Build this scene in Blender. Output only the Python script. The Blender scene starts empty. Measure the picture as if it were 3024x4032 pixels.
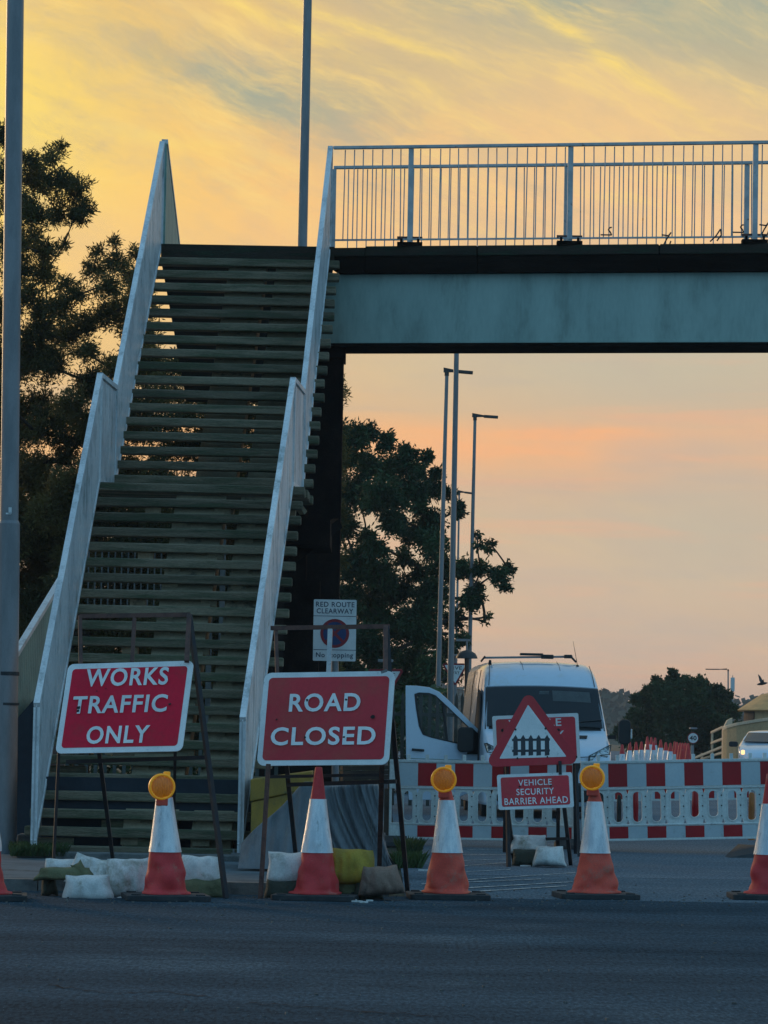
import bpy, math, random
from mathutils import Vector, Matrix, noise
random.seed(7)
PI = math.pi
S = bpy.context.scene
C = S.collection

# ------------------------------------------------------------------ camera
F = 13980.0                    # focal length in photograph pixels (3024 wide)
CAMZ = 1.25
TH = math.atan((2900-2016)/F)
RO = 0.018
_f = Vector((0, math.cos(TH), math.sin(TH)))
_r0 = Vector((1, 0, 0)); _u0 = Vector((0, -math.sin(TH), math.cos(TH)))
_r = _r0*math.cos(RO)+_u0*math.sin(RO)
_u = -_r0*math.sin(RO)+_u0*math.cos(RO)
cam = bpy.data.cameras.new('camera'); co = bpy.data.objects.new('camera', cam); C.objects.link(co)
cam.sensor_fit = 'HORIZONTAL'; cam.sensor_width = 36; cam.lens = F/3024*36
cam.clip_start = 0.5; cam.clip_end = 6000
m = Matrix.Identity(4)
for i in range(3):
    m[i][0] = _r[i]; m[i][1] = _u[i]; m[i][2] = -_f[i]
m[2][3] = CAMZ
co.matrix_world = m
S.camera = co
S.render.resolution_x = 768; S.render.resolution_y = 1024

def P(px, py, d):
    """world point seen at photo pixel px,py at world distance Y=d"""
    v = _f+_r*((px-1512)/F)+_u*((2016-py)/F)
    return Vector((0, 0, CAMZ))+v*(d/v.y)
def gz(d):
    return 0.0 if d < 55 else min(0.005*(d-55), 0.375)
def G(px, py):
    v = _f+_r*((px-1512)/F)+_u*((2016-py)/F)
    t = -CAMZ/v.z
    return Vector((v.x*t, v.y*t, 0))
def GX(px, d, z=None):
    """ground point at distance d in image column px (column taken near the ground)"""
    if z is None: z = gz(d)
    py = 2900+(px-1512)*RO+(CAMZ-z)*F/d
    p = P(px, py, d); p.z = z
    return p

# ------------------------------------------------------------------ world
S.view_settings.view_transform = 'Standard'; S.view_settings.look = 'None'
S.view_settings.gamma = 1; S.view_settings.use_curve_mapping = False
S.view_settings.exposure = 0.0
def lin(r, g, b, a=1):
    def f(c):
        c /= 255.0
        return c/12.92 if c <= .04045 else ((c+.055)/1.055)**2.4
    return (f(r), f(g), f(b), a)
W = bpy.data.worlds.new('World'); S.world = W; W.use_nodes = True
nt = W.node_tree; N = nt.nodes; L = nt.links
N.clear()
def node(t, **kw):
    n = N.new(t)
    for k, v in kw.items(): setattr(n, k, v)
    return n
def mth(op, a, b=None, c=None, clamp=False):
    n = N.new('ShaderNodeMath'); n.operation = op; n.use_clamp = clamp
    for i, x in enumerate((a, b, c)):
        if x is None: continue
        if isinstance(x, (int, float)): n.inputs[i].default_value = x
        else: L.new(x, n.inputs[i])
    return n.outputs[0]
def mixc(fac, a, b, mode='MIX'):
    n = N.new('ShaderNodeMix'); n.data_type = 'RGBA'; n.blend_type = mode
    for s, x in ((n.inputs[0], fac), (n.inputs[6], a), (n.inputs[7], b)):
        if isinstance(x, (int, float)): s.default_value = x
        elif isinstance(x, tuple): s.default_value = x
        else: L.new(x, s)
    return n.outputs[2]
def sstep(x, lo, hi):
    n = N.new('ShaderNodeMapRange'); n.interpolation_type = 'SMOOTHSTEP'
    L.new(x, n.inputs[0]); n.inputs[1].default_value = lo; n.inputs[2].default_value = hi
    return n.outputs[0]
def wnoise(vx, vy, vz, scale, detail, rough, dist=0.0):
    cb = N.new('ShaderNodeCombineXYZ')
    for i, x in enumerate((vx, vy, vz)):
        if isinstance(x, (int, float)): cb.inputs[i].default_value = x
        else: L.new(x, cb.inputs[i])
    n = N.new('ShaderNodeTexNoise'); L.new(cb.outputs[0], n.inputs['Vector'])
    n.inputs['Scale'].default_value = scale; n.inputs['Detail'].default_value = detail
    n.inputs['Roughness'].default_value = rough; n.inputs['Distortion'].default_value = dist
    return n.outputs[0]
tc = node('ShaderNodeTexCoord'); sx = node('ShaderNodeSeparateXYZ'); L.new(tc.outputs['Generated'], sx.inputs[0])
X, Y, Z = sx.outputs
az = mth('MULTIPLY', mth('ARCTAN2', X, Y), 180/PI)
el = mth('MULTIPLY', mth('ARCSINE', Z), 180/PI)
# slow warp so that bands are not straight
wrp = mth('MULTIPLY', mth('SUBTRACT', wnoise(mth('MULTIPLY', az, .12), mth('MULTIPLY', el, .3), 3.3, 1.0, 3, .5), .5), 1.7)
elw = mth('ADD', el, wrp)
ramp = node('ShaderNodeValToRGB'); cr = ramp.color_ramp
stops = [(-3, (196, 168, 150)), (0.2, (204, 172, 152)), (1.2, (214, 182, 158)), (2.6, (216, 188, 160)), (3.7, (206, 186, 162)),
         (4.35, (228, 184, 148)), (4.9, (250, 184, 134)), (5.35, (216, 186, 154)), (6.3, (204, 194, 168)), (7.3, (236, 198, 158)),
         (8.6, (248, 202, 150)), (9.8, (240, 202, 148)), (11.0, (212, 196, 152)), (12.5, (178, 180, 156)), (18, (176, 178, 158)),
         (32, (140, 162, 172)), (55, (118, 152, 182)), (90, (108, 146, 184))]
def ep(e): return (e+3)/93.0
while len(cr.elements) < len(stops): cr.elements.new(0.5)
for e_, (e, c) in zip(cr.elements, stops):
    e_.position = ep(e)
for i, (e, c) in enumerate(stops):
    cr.elements[i].position = ep(e); cr.elements[i].color = lin(*c)
L.new(mth('DIVIDE', mth('ADD', elw, 3), 93.0, clamp=True), ramp.inputs[0])
col = ramp.outputs[0]
# the glow of the low sun behind the clouds: up and to the left
gx = mth('DIVIDE', mth('ADD', az, 7.3), 7.4); gy = mth('DIVIDE', mth('SUBTRACT', el, 9.6), 5.6)
gl = mth('EXPONENT', mth('MULTIPLY', mth('ADD', mth('MULTIPLY', gx, gx), mth('MULTIPLY', gy, gy)), -1.0))
gl2 = mth('EXPONENT', mth('MULTIPLY', mth('ADD', mth('MULTIPLY', gx, gx), mth('MULTIPLY', gy, gy)), -4.5))
col = mixc(mth('MULTIPLY', gl, 1.0, clamp=True), col, lin(255, 198, 112))
col = mixc(mth('MULTIPLY', gl2, 1.0, clamp=True), col, lin(255, 226, 120))
# grey cloud bodies, drawn out along a diagonal
def blob(a0, e0, ra, re, tilt):
    c, s = math.cos(math.radians(tilt)), math.sin(math.radians(tilt))
    da, de = mth('SUBTRACT', az, a0), mth('SUBTRACT', el, e0)
    x_ = mth('DIVIDE', mth('ADD', mth('MULTIPLY', da, c), mth('MULTIPLY', de, s)), ra)
    y_ = mth('DIVIDE', mth('SUBTRACT', mth('MULTIPLY', de, c), mth('MULTIPLY', da, s)), re)
    return mth('EXPONENT', mth('MULTIPLY', mth('ADD', mth('MULTIPLY', x_, x_), mth('MULTIPLY', y_, y_)), -1.0))
ca, sa = math.cos(math.radians(-20)), math.sin(math.radians(-20))
u = mth('ADD', mth('MULTIPLY', az, ca), mth('MULTIPLY', el, sa))
v = mth('SUBTRACT', mth('MULTIPLY', el, ca), mth('MULTIPLY', az, sa))
wv = mth('MULTIPLY', mth('SUBTRACT', wnoise(mth('MULTIPLY', az, .35), mth('MULTIPLY', el, .5), 6.1, 1.0, 2, .5), .5), .8)
vw = mth('ADD', v, wv)
n1 = wnoise(mth('MULTIPLY', u, .33), mth('MULTIPLY', vw, .85), 1.7, 1.0, 9, .66, .0)
hi = sstep(el, 6.5, 9.5)
lump = mth('ADD', mth('MULTIPLY', sstep(n1, .44, .66), mth('ADD', mth('MULTIPLY', hi, .30), .12)), 0.0)
col = mixc(lump, col, lin(204, 184, 148))
bl_ = mth('ADD', blob(-2.2, 10.3, 2.6, .75, -16), mth('MULTIPLY', blob(3.6, 12.4, 5.0, 1.3, -7), 1.3))
bl_ = mth('MULTIPLY', mth('MULTIPLY', bl_, mth('ADD', mth('MULTIPLY', sstep(n1, .28, .62), .95), .05)), .85, clamp=True)
col = mixc(bl_, col, lin(156, 168, 154))
pe = mth('MULTIPLY', mth('ADD', blob(3.8, 10.2, 2.2, .7, -14), blob(-4.6, 7.6, 1.8, .9, 0)), .55, clamp=True)
col = mixc(pe, col, lin(250, 206, 142))
n2 = wnoise(mth('MULTIPLY', u, .30), mth('MULTIPLY', vw, 1.5), 8.1, 1.0, 10, .70, .0)
c2 = mth('MULTIPLY', sstep(n2, .46, .76), mth('ADD', mth('MULTIPLY', hi, .75), .10))
col = mixc(c2, col, lin(255, 220, 136))
c3 = mth('MULTIPLY', mth('SUBTRACT', 1.0, sstep(n2, .26, .46)), mth('MULTIPLY', hi, .36))
col = mixc(c3, col, lin(182, 168, 142))
wis = mth('ADD', mth('ADD', blob(-2.0, 11.5, 2.4, .13, -21), blob(-1.0, 11.55, 2.0, .10, -19)), mth('ADD', blob(3.3, 11.1, 1.6, .13, -33), blob(-4.3, 9.6, 1.6, .12, -8)))
wis = mth('MULTIPLY', wis, mth('ADD', mth('MULTIPLY', sstep(n2, .35, .62), .8), .1), clamp=True)
col = mixc(wis, col, lin(255, 222, 124))
grn = mth('MULTIPLY', mth('ADD', blob(4.2, 5.9, 3.2, .9, -4), mth('MULTIPLY', blob(5.4, 3.6, 2.0, 1.5, 20), .8)), .6, clamp=True)
col = mixc(grn, col, lin(194, 188, 168))
ors = mth('ADD', blob(4.2, 4.95, 3.6, .10, 1.0), mth('ADD', blob(5.0, 4.55, 2.2, .06, -1.0), blob(2.0, 4.75, 1.8, .22, 2.0)))
ors = mth('MULTIPLY', ors, mth('ADD', mth('MULTIPLY', sstep(wnoise(mth('MULTIPLY', az, .5), mth('MULTIPLY', el, 3.0), 2.2, 1.0, 6, .6), .40, .62), .7), .25), clamp=True)
col = mixc(mth('MULTIPLY', ors, .7), col, lin(255, 184, 130))
n2b = wnoise(mth('MULTIPLY', az, .7), mth('MULTIPLY', el, 1.1), 5.2, 1.0, 8, .6, .4)
col = mixc(mth('MULTIPLY', sstep(n2b, .42, .75), .22), col, lin(196, 178, 160))
# thin level streaks low down
n3 = wnoise(mth('MULTIPLY', az, .18), mth('MULTIPLY', el, 2.6), 4.4, 1.0, 5, .55, .3)
low = mth('SUBTRACT', 1.0, sstep(el, 5.0, 7.5))
col = mixc(mth('MULTIPLY', mth('MULTIPLY', sstep(n3, .52, .72), low), .35), col, lin(245, 180, 140))
n4 = wnoise(mth('MULTIPLY', az, .15), mth('MULTIPLY', el, 1.3), 9.4, 1.0, 5, .55, .3)
col = mixc(mth('MULTIPLY', mth('MULTIPLY', sstep(n4, .5, .72), low), .35), col, lin(184, 178, 170))
# the sky away from the sunset: cool dusk blue
SUN_AZ, SUN_EL = -11.0, 10.0
ca_ = mth('ADD', mth('MULTIPLY', X, math.sin(math.radians(SUN_AZ))), mth('MULTIPLY', Y, math.cos(math.radians(SUN_AZ))))
away = mth('SUBTRACT', 1.0, sstep(ca_, -.15, .88))
nish = node('ShaderNodeTexSky', sky_type='NISHITA'); nish.sun_disc = False
nish.sun_elevation = math.radians(SUN_EL); nish.sun_rotation = math.radians(SUN_AZ)
cool = mixc(sstep(el, 0, 60), (.215, .475, .70, 1), (.20, .45, .70, 1))
cool = mixc(.12, cool, nish.outputs[0])
col = mixc(away, col, cool)
bg = node('ShaderNodeBackground'); L.new(col, bg.inputs[0]); bg.inputs[1].default_value = 1.0
# (the Nishita part is physically bright, so it is brought down before the mix)
sc = N.new('ShaderNodeVectorMath'); sc.operation = 'SCALE'; sc.inputs[3].default_value = .09
for l in list(L):
    if l.from_node == nish: to = l.to_socket; L.remove(l); L.new(nish.outputs[0], sc.inputs[0]); L.new(sc.outputs[0], to)
wo = node('ShaderNodeOutputWorld'); L.new(bg.outputs[0], wo.inputs[0])

# weak warm sun through cloud
sd = bpy.data.lights.new('sun', 'SUN'); sd.energy = 1.0; sd.angle = math.radians(10); sd.color = (1, .66, .34)
so = bpy.data.objects.new('sun', sd); C.objects.link(so)
_a, _e = math.radians(SUN_AZ-20), math.radians(SUN_EL)
sdir = Vector((math.sin(_a)*math.cos(_e), math.cos(_a)*math.cos(_e), math.sin(_e)))
so.rotation_euler = sdir.to_track_quat('Z', 'Y').to_euler()

# ------------------------------------------------------------------ materials
MATS = {}
def mat(name, c, c2=None, rough=.7, metal=0, scale=6, lo=.4, hi=.65, stretch=(1, 1, 1), bump=0, bscale=60,
        dirt=None, dscale=3, dlo=.55, dhi=.7, trans=0, spec=.5, emit=None, coat=0, fine=.12, coord='Object', vary=.08):
    m = bpy.data.materials.new(name); m.use_nodes = True; t = m.node_tree; nn = t.nodes; ll = t.links
    b = nn['Principled BSDF']; b.inputs['Roughness'].default_value = rough; b.inputs['Metallic'].default_value = metal
    b.inputs['Specular IOR Level'].default_value = spec; b.inputs['Coat Weight'].default_value = coat
    tcn = nn.new('ShaderNodeTexCoord'); mp = nn.new('ShaderNodeMapping'); mp.inputs['Scale'].default_value = stretch
    oi = nn.new('ShaderNodeObjectInfo'); of = nn.new('ShaderNodeVectorMath'); of.operation = 'MULTIPLY_ADD'
    of.inputs[1].default_value = (3.7, 2.3, 5.1); ll.new(oi.outputs['Location'], of.inputs[0]); ll.new(tcn.outputs[coord], of.inputs[2]); ll.new(of.outputs[0], mp.inputs[0])
    if c2 is None: c2 = tuple(x*.72 for x in c[:3])
    def nz(s, d, r=.6):
        n = nn.new('ShaderNodeTexNoise'); n.inputs['Scale'].default_value = s; n.inputs['Detail'].default_value = d
        n.inputs['Roughness'].default_value = r; ll.new(mp.outputs[0], n.inputs['Vector']); return n.outputs[0]
    def mr(x, a, b_):
        n = nn.new('ShaderNodeMapRange'); n.interpolation_type = 'SMOOTHSTEP'; ll.new(x, n.inputs[0])
        n.inputs[1].default_value = a; n.inputs[2].default_value = b_; return n.outputs[0]
    def mx(f, a, b_, mode='MIX'):
        n = nn.new('ShaderNodeMix'); n.data_type = 'RGBA'; n.blend_type = mode
        for s_, x in ((n.inputs[0], f), (n.inputs[6], a), (n.inputs[7], b_)):
            if isinstance(x, (int, float)): s_.default_value = x
            elif isinstance(x, (tuple, list)): s_.default_value = (x[0], x[1], x[2], 1)
            else: ll.new(x, s_)
        return n.outputs[2]
    col = mx(mr(nz(scale, 5), lo, hi), c, c2)
    if dirt is not None:
        d = mr(nz(dscale, 8, .7), dlo, dhi)
        col = mx(d, col, dirt)
    if fine:
        f = nz(scale*22, 3)
        g = nn.new('ShaderNodeMapRange'); ll.new(f, g.inputs[0]); g.inputs[1].default_value = .3; g.inputs[2].default_value = .7
        g.inputs[3].default_value = 1-fine; g.inputs[4].default_value = 1+fine
        v = nn.new('ShaderNodeVectorMath'); v.operation = 'SCALE'; ll.new(col, v.inputs[0]); ll.new(g.outputs[0], v.inputs[3])
        col = v.outputs[0]
    if vary:
        g2 = nn.new('ShaderNodeMapRange'); ll.new(oi.outputs['Random'], g2.inputs[0]); g2.inputs[3].default_value = 1-vary; g2.inputs[4].default_value = 1+vary
        v2 = nn.new('ShaderNodeVectorMath'); v2.operation = 'SCALE'; ll.new(col, v2.inputs[0]); ll.new(g2.outputs[0], v2.inputs[3]); col = v2.outputs[0]
    ll.new(col, b.inputs['Base Color'])
    if bump:
        bn = nn.new('ShaderNodeBump'); bn.inputs['Strength'].default_value = bump; bn.inputs['Distance'].default_value = .02
        ll.new(nz(bscale, 6), bn.inputs['Height']); ll.new(bn.outputs[0], b.inputs['Normal'])
    if trans: b.inputs['Transmission Weight'].default_value = trans
    if emit:
        b.inputs['Emission Color'].default_value = (*emit[:3], 1); b.inputs['Emission Strength'].default_value = emit[3]
    MATS[name] = m
    return m

mat('asphalt', (.026, .058, .082), (.012, .030, .046), spec=.15, rough=.9, scale=.9, stretch=(.35, 1, 1), bump=.9, bscale=45, fine=.35, dirt=(.046, .085, .112), dscale=.5, dlo=.52, dhi=.7)
mat('asphalt_pale', (.115, .155, .185), (.085, .115, .140), spec=.15, rough=.95, scale=.5, bump=.6, bscale=40, fine=.25, dirt=(.05, .056, .06), dscale=.9, dlo=.6, dhi=.72)
mat('asphalt_sheen', (.085, .120, .148), (.05, .075, .095), spec=.15, rough=.95, scale=1.4, bump=.8, bscale=40, fine=.35)
mat('paving', (.10, .135, .155), (.065, .09, .105), spec=.15, rough=.95, scale=2.5, bump=.5, bscale=30, dirt=(.04, .046, .04), dscale=1.5)
mat('kerbstone', (.15, .155, .15), (.08, .085, .085), rough=.9, scale=5, bump=.5, bscale=40, dirt=(.05, .05, .045))
mat('soil', (.05, .055, .035), (.035, .04, .022), rough=1, scale=.6, bump=.5, bscale=8)
mat('road_paint', (.55, .57, .56), (.3, .32, .32), rough=.7, scale=7, dirt=(.06, .07, .07), dscale=16, dlo=.5, dhi=.6)
mat('white_paint', (.76, .76, .76), (.60, .62, .64), rough=.5, scale=2.0, stretch=(1, 1, .5), bump=.15, bscale=30, dirt=(.24, .27, .25), dscale=4, dlo=.50, dhi=.76, spec=.3)
mat('parapet_green', (.24, .40, .35), (.18, .31, .28), rough=.6, scale=2.0, bump=.15, bscale=30, dirt=(.2, .28, .25), dscale=5, dlo=.54, dhi=.74, spec=.3)
mat('rail_paint', (.50, .50, .50), (.38, .39, .40), rough=.5, scale=6, dirt=(.16, .09, .05), dscale=14, dlo=.6, dhi=.7)
mat('girder_paint', (.30, .41, .37), (.24, .34, .31), rough=.5, scale=.8, stretch=(1.6, 1, .5), bump=.05, bscale=5, dirt=(.15, .21, .18), dscale=1.6, dlo=.46, dhi=.80, fine=.05)
mat('dark_timber', (.050, .040, .032), (.026, .024, .020), spec=.15, rough=.9, scale=2, stretch=(.8, 3, 8), bump=.7, bscale=26, dirt=(.04, .06, .038), dscale=2, dlo=.45, dhi=.7, fine=.3)
mat('tread_concrete', (.225, .185, .125), (.110, .098, .068), vary=.28, rough=.95, scale=2.4, stretch=(.5, 2, 5), bump=.8, bscale=24, dirt=(.09, .110, .060), dscale=2.4, dlo=.42, dhi=.68, fine=.3)
mat('spine_concrete', (.36, .30, .20), (.24, .21, .14), rough=.95, scale=2.4, bump=.6, bscale=30, dirt=(.05, .055, .045), dscale=2.5)
mat('steel_in_shade', (.010, .008, .008), (.018, .014, .013), spec=.08, rough=.9, scale=3, bump=.2, fine=.3)  # shade under the bridge is put into this near-black colour
mat('fascia_dark', (.008, .006, .005), (.016, .012, .010), spec=.08, rough=.95, scale=2, stretch=(.5, 1, 3), bump=.7, bscale=20, fine=.3)
mat('galvanised', (.25, .25, .26), (.19, .195, .205), rough=.45, metal=.35, scale=5, stretch=(1, 1, .25), dirt=(.15, .17, .19), dscale=2, fine=.06)
mat('lamp_dark', (.05, .045, .045), rough=.6, scale=5)
mat('sign_red', (.74, .022, .055), (.62, .018, .045), rough=.7, scale=1.5, dirt=(.52, .05, .06), dscale=3, dlo=.5, dhi=.75, spec=.12, fine=.05)
mat('sign_red_old', (.60, .055, .070), (.52, .05, .062), spec=.15, rough=.75, scale=1.5, dirt=(.46, .085, .07), dscale=2.4, dlo=.45, dhi=.75, fine=.05)
mat('sign_white', (.78, .78, .77), (.66, .68, .68), rough=.5, scale=4, dirt=(.3, .32, .31), dscale=10, dlo=.6, dhi=.74, fine=.06)
mat('sign_text_white', (.80, .80, .79), (.70, .71, .71), rough=.5, scale=9, dirt=(.26, .05, .05), dscale=26, dlo=.68, dhi=.72, fine=.04)
mat('sign_black', (.018, .022, .03), rough=.5, scale=5)
mat('sign_blue', (.02, .05, .16), rough=.5, scale=5)
mat('sign_ring', (.30, .02, .03), rough=.5, scale=5)
mat('sign_navy', (.02, .035, .075), rough=.5, scale=5)
mat('chip', (.03, .022, .022), rough=.9, scale=30)
mat('rust_steel', (.14, .065, .05), (.08, .042, .036), rough=.8, scale=14, bump=.3, bscale=60, fine=.3)
mat('dark_frame', (.022, .022, .028), (.038, .028, .026), rough=.7, scale=12, bump=.2, fine=.3)
mat('cone_red', (.66, .05, .055), (.60, .045, .045), rough=.6, scale=6, dirt=(.50, .16, .12), dscale=7, dlo=.52, dhi=.72, bump=.15, bscale=25, spec=.3)
mat('cone_orange', (.78, .105, .065), (.66, .08, .055), rough=.6, scale=6, dirt=(.50, .17, .12), dscale=7, dlo=.5, dhi=.7, bump=.15, bscale=25, spec=.3)
mat('cone_sleeve', (.78, .80, .82), (.54, .59, .64), rough=.35, metal=.3, scale=5, stretch=(3, 3, .6), bump=.25, bscale=110, dirt=(.3, .33, .34), dscale=9, dlo=.55, dhi=.75, spec=.6)
mat('rubber', (.025, .03, .034), (.04, .046, .05), rough=.85, scale=8, bump=.3, bscale=50, dirt=(.07, .08, .085), dscale=9, dlo=.6, dhi=.75)
mat('barrier_white', (.66, .70, .68), (.58, .62, .60), rough=.42, scale=2, dirt=(.32, .35, .35), dscale=7, dlo=.55, dhi=.78, bump=.05)
mat('barrier_red', (.42, .006, .012), (.34, .005, .010), rough=.3, scale=2, dirt=(.2, .02, .02), dscale=9, dlo=.6, dhi=.75, spec=.4, fine=.05)
mat('barrier_sheet', (.50, .58, .61), (.44, .53, .57), rough=.3, scale=2, dirt=(.35, .40, .41), dscale=8, dlo=.58, dhi=.75, spec=.5, fine=.04)
mat('bag_white', (.72, .72, .70), (.52, .54, .53), rough=.85, scale=4, dirt=(.26, .26, .20), dscale=5, dlo=.48, dhi=.72, bump=.3, bscale=90)
mat('bag_olive', (.14, .145, .075), (.09, .10, .05), rough=.9, scale=5, bump=.5, bscale=70, dirt=(.05, .055, .03), dscale=5)
mat('bag_yellow', (.40, .27, .035), (.28, .20, .035), rough=.8, scale=5, bump=.5, bscale=70, dirt=(.1, .09, .03), dscale=4)
mat('bag_brown', (.26, .17, .13), (.18, .12, .095), rough=.9, scale=5, bump=.6, bscale=60, dirt=(.05, .045, .04), dscale=5)
mat('bag_dark', (.045, .055, .04), rough=.9, scale=5, bump=.6)
mat('tarpaulin', (.13, .15, .165), (.085, .10, .115), rough=.6, scale=3, bump=.6, bscale=30, dirt=(.16, .175, .16), dscale=6, dlo=.52, dhi=.72, stretch=(4, 1, .5))
mat('grey_heap', (.16, .175, .18), (.11, .125, .13), rough=.9, scale=3, bump=.6, bscale=30, dirt=(.07, .08, .08), dscale=4)
mat('yellow_plastic', (.34, .20, .02), (.25, .155, .02), rough=.6, scale=3, dirt=(.14, .12, .04), dscale=4)
mat('van_paint', (.60, .71, .82), (.56, .67, .79), rough=.22, scale=1, coat=.6, fine=.02, dirt=(.56, .62, .66), dscale=2, spec=.5)
mat('car_glass', (.02, .03, .035), rough=.06, scale=1, spec=.7, fine=0)
mat('black_plastic', (.016, .018, .02), rough=.55, scale=10)
mat('chrome', (.55, .58, .6), rough=.2, metal=.9, scale=10)
mat('lens_clear', (.45, .5, .52), (.12, .14, .15), rough=.1, scale=20, metal=.6, lo=.45, hi=.55)
mat('amber_lens', (.72, .21, .008), (.55, .14, .006), rough=.22, scale=60, bump=.3, bscale=120, stretch=(3, 1, .4), spec=.6, emit=(1, .24, .01, .075))
mat('amber_bezel_glow', (.92, .42, .012), (.85, .36, .01), rough=.4, scale=9, spec=.5, emit=(1, .36, .01, .14))  # glow added to brighten the plastic rim and cap around the lens
mat('amber_body', (.5, .14, .02), rough=.5, scale=9)
mat('leaf', (.052, .110, .042), (.022, .055, .024), rough=.6, scale=.9, lo=.35, hi=.6, spec=.3, fine=0)
mat('leaf_olive', (.165, .135, .045), (.06, .065, .025), rough=.6, scale=.7, lo=.38, hi=.6, spec=.3, fine=0)
mat('leaf_far', (.045, .085, .035), (.018, .042, .02), rough=.7, scale=.4, spec=.2, fine=0)
mat('leaf_wood', (.040, .06, .04), (.025, .04, .028), rough=.9, scale=.05, spec=.2, fine=0)
mat('bark', (.060, .045, .032), (.035, .028, .022), rough=.95, scale=6, bump=.6, bscale=20)
mat('weed', (.06, .10, .03), (.035, .06, .02), rough=.8, scale=6, fine=0)
mat('beige_render', (.50, .35, .19), (.40, .29, .16), rough=.9, scale=.5, bump=.3, bscale=6, dirt=(.24, .2, .13), dscale=.6)  # warm low light is put into this wall colour too
mat('coping', (.66, .50, .34), (.52, .42, .30), rough=.9, scale=.5)
mat('roof_tan', (.60, .33, .13), (.48, .27, .11), rough=.8, scale=1, stretch=(1, 1, 4))  # golden evening light put into the colour as extra orange
mat('lamp_glow', (1, .7, .4), rough=.3, scale=5, emit=(1, .55, .22, 1.6))
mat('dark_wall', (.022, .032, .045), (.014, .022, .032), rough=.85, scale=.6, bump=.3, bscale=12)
mat('brown_board', (.085, .06, .045), (.05, .038, .03), rough=.9, scale=3)
mat('orange_plastic', (.5, .16, .03), rough=.5, scale=4)
for nm in ('leaf', 'leaf_olive', 'leaf_far', 'weed'):
    t = MATS[nm].node_tree; b = t.nodes['Principled BSDF']; o_ = t.nodes['Material Output']
    tr = t.nodes.new('ShaderNodeBsdfTranslucent'); ad = t.nodes.new('ShaderNodeMixShader'); ad.inputs[0].default_value = .42 if nm == 'leaf_olive' else .25
    src = b.inputs['Base Color'].links[0].from_socket
    t.links.new(src, tr.inputs[0]); t.links.new(b.outputs[0], ad.inputs[1]); t.links.new(tr.outputs[0], ad.inputs[2]); t.links.new(ad.outputs[0], o_.inputs[0])

def asphalt(name, dark, light, pale, streak=1.0):
    m = bpy.data.materials.new(name); m.use_nodes = True; t = m.node_tree; nn = t.nodes; ll = t.links; b = nn['Principled BSDF']
    b.inputs['Roughness'].default_value = 1.0; b.inputs['Specular IOR Level'].default_value = .03
    tcn = nn.new('ShaderNodeTexCoord')
    def nz(sc, d, r=.6):
        mp = nn.new('ShaderNodeMapping'); mp.inputs['Scale'].default_value = sc; ll.new(tcn.outputs['Object'], mp.inputs[0])
        n = nn.new('ShaderNodeTexNoise'); n.inputs['Scale'].default_value = 1; n.inputs['Detail'].default_value = d; n.inputs['Roughness'].default_value = r
        ll.new(mp.outputs[0], n.inputs['Vector']); return n.outputs[0]
    def mr(x, a, b_, c=0, d=1):
        n = nn.new('ShaderNodeMapRange'); n.interpolation_type = 'SMOOTHSTEP'; ll.new(x, n.inputs[0])
        for i, q in enumerate((a, b_, c, d)): n.inputs[i+1].default_value = q
        return n.outputs[0]
    def mx(f, a, b_):
        n = nn.new('ShaderNodeMix'); n.data_type = 'RGBA'; ll.new(f, n.inputs[0])
        for s_, x in ((n.inputs[6], a), (n.inputs[7], b_)):
            if isinstance(x, tuple): s_.default_value = (*x, 1)
            else: ll.new(x, s_)
        return n.outputs[2]
    c = mx(mr(nz((.10, .55*streak, 1), 6, .65), .35, .65), dark, light)
    c = mx(mr(nz((.5, .35, 1), 4), .52, .75), c, pale)
    c = mx(mr(nz((.05, 1.6*streak, 1), 5, .6), .56, .72), c, dark)
    g = mr(nz((42, 9, 1), 4, .7), .30, .72, .58, 1.42)
    v = nn.new('ShaderNodeVectorMath'); v.operation = 'SCALE'; ll.new(c, v.inputs[0]); ll.new(g, v.inputs[3])
    st = mr(nz((95, 26, 1), 2, .5), .67, .77, 0, .6)
    c = mx(st, v.outputs[0], tuple(min(1, x*3.2) for x in pale))
    ll.new(c, b.inputs['Base Color'])
    bn = nn.new('ShaderNodeBump'); bn.inputs['Strength'].default_value = .8; bn.inputs['Distance'].default_value = .012
    ll.new(nz((70, 70, 1), 5, .7), bn.inputs['Height']); ll.new(bn.outputs[0], b.inputs['Normal'])
    MATS[name] = m
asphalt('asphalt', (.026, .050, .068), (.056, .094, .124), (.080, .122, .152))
asphalt('asphalt_sheen', (.080, .118, .148), (.125, .172, .208), (.155, .2, .235), .6)  # lighter than the near road: grazing sheen put into the colour
asphalt('asphalt_pale', (.115, .155, .190), (.15, .19, .225), (.165, .21, .24), .6)
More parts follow.
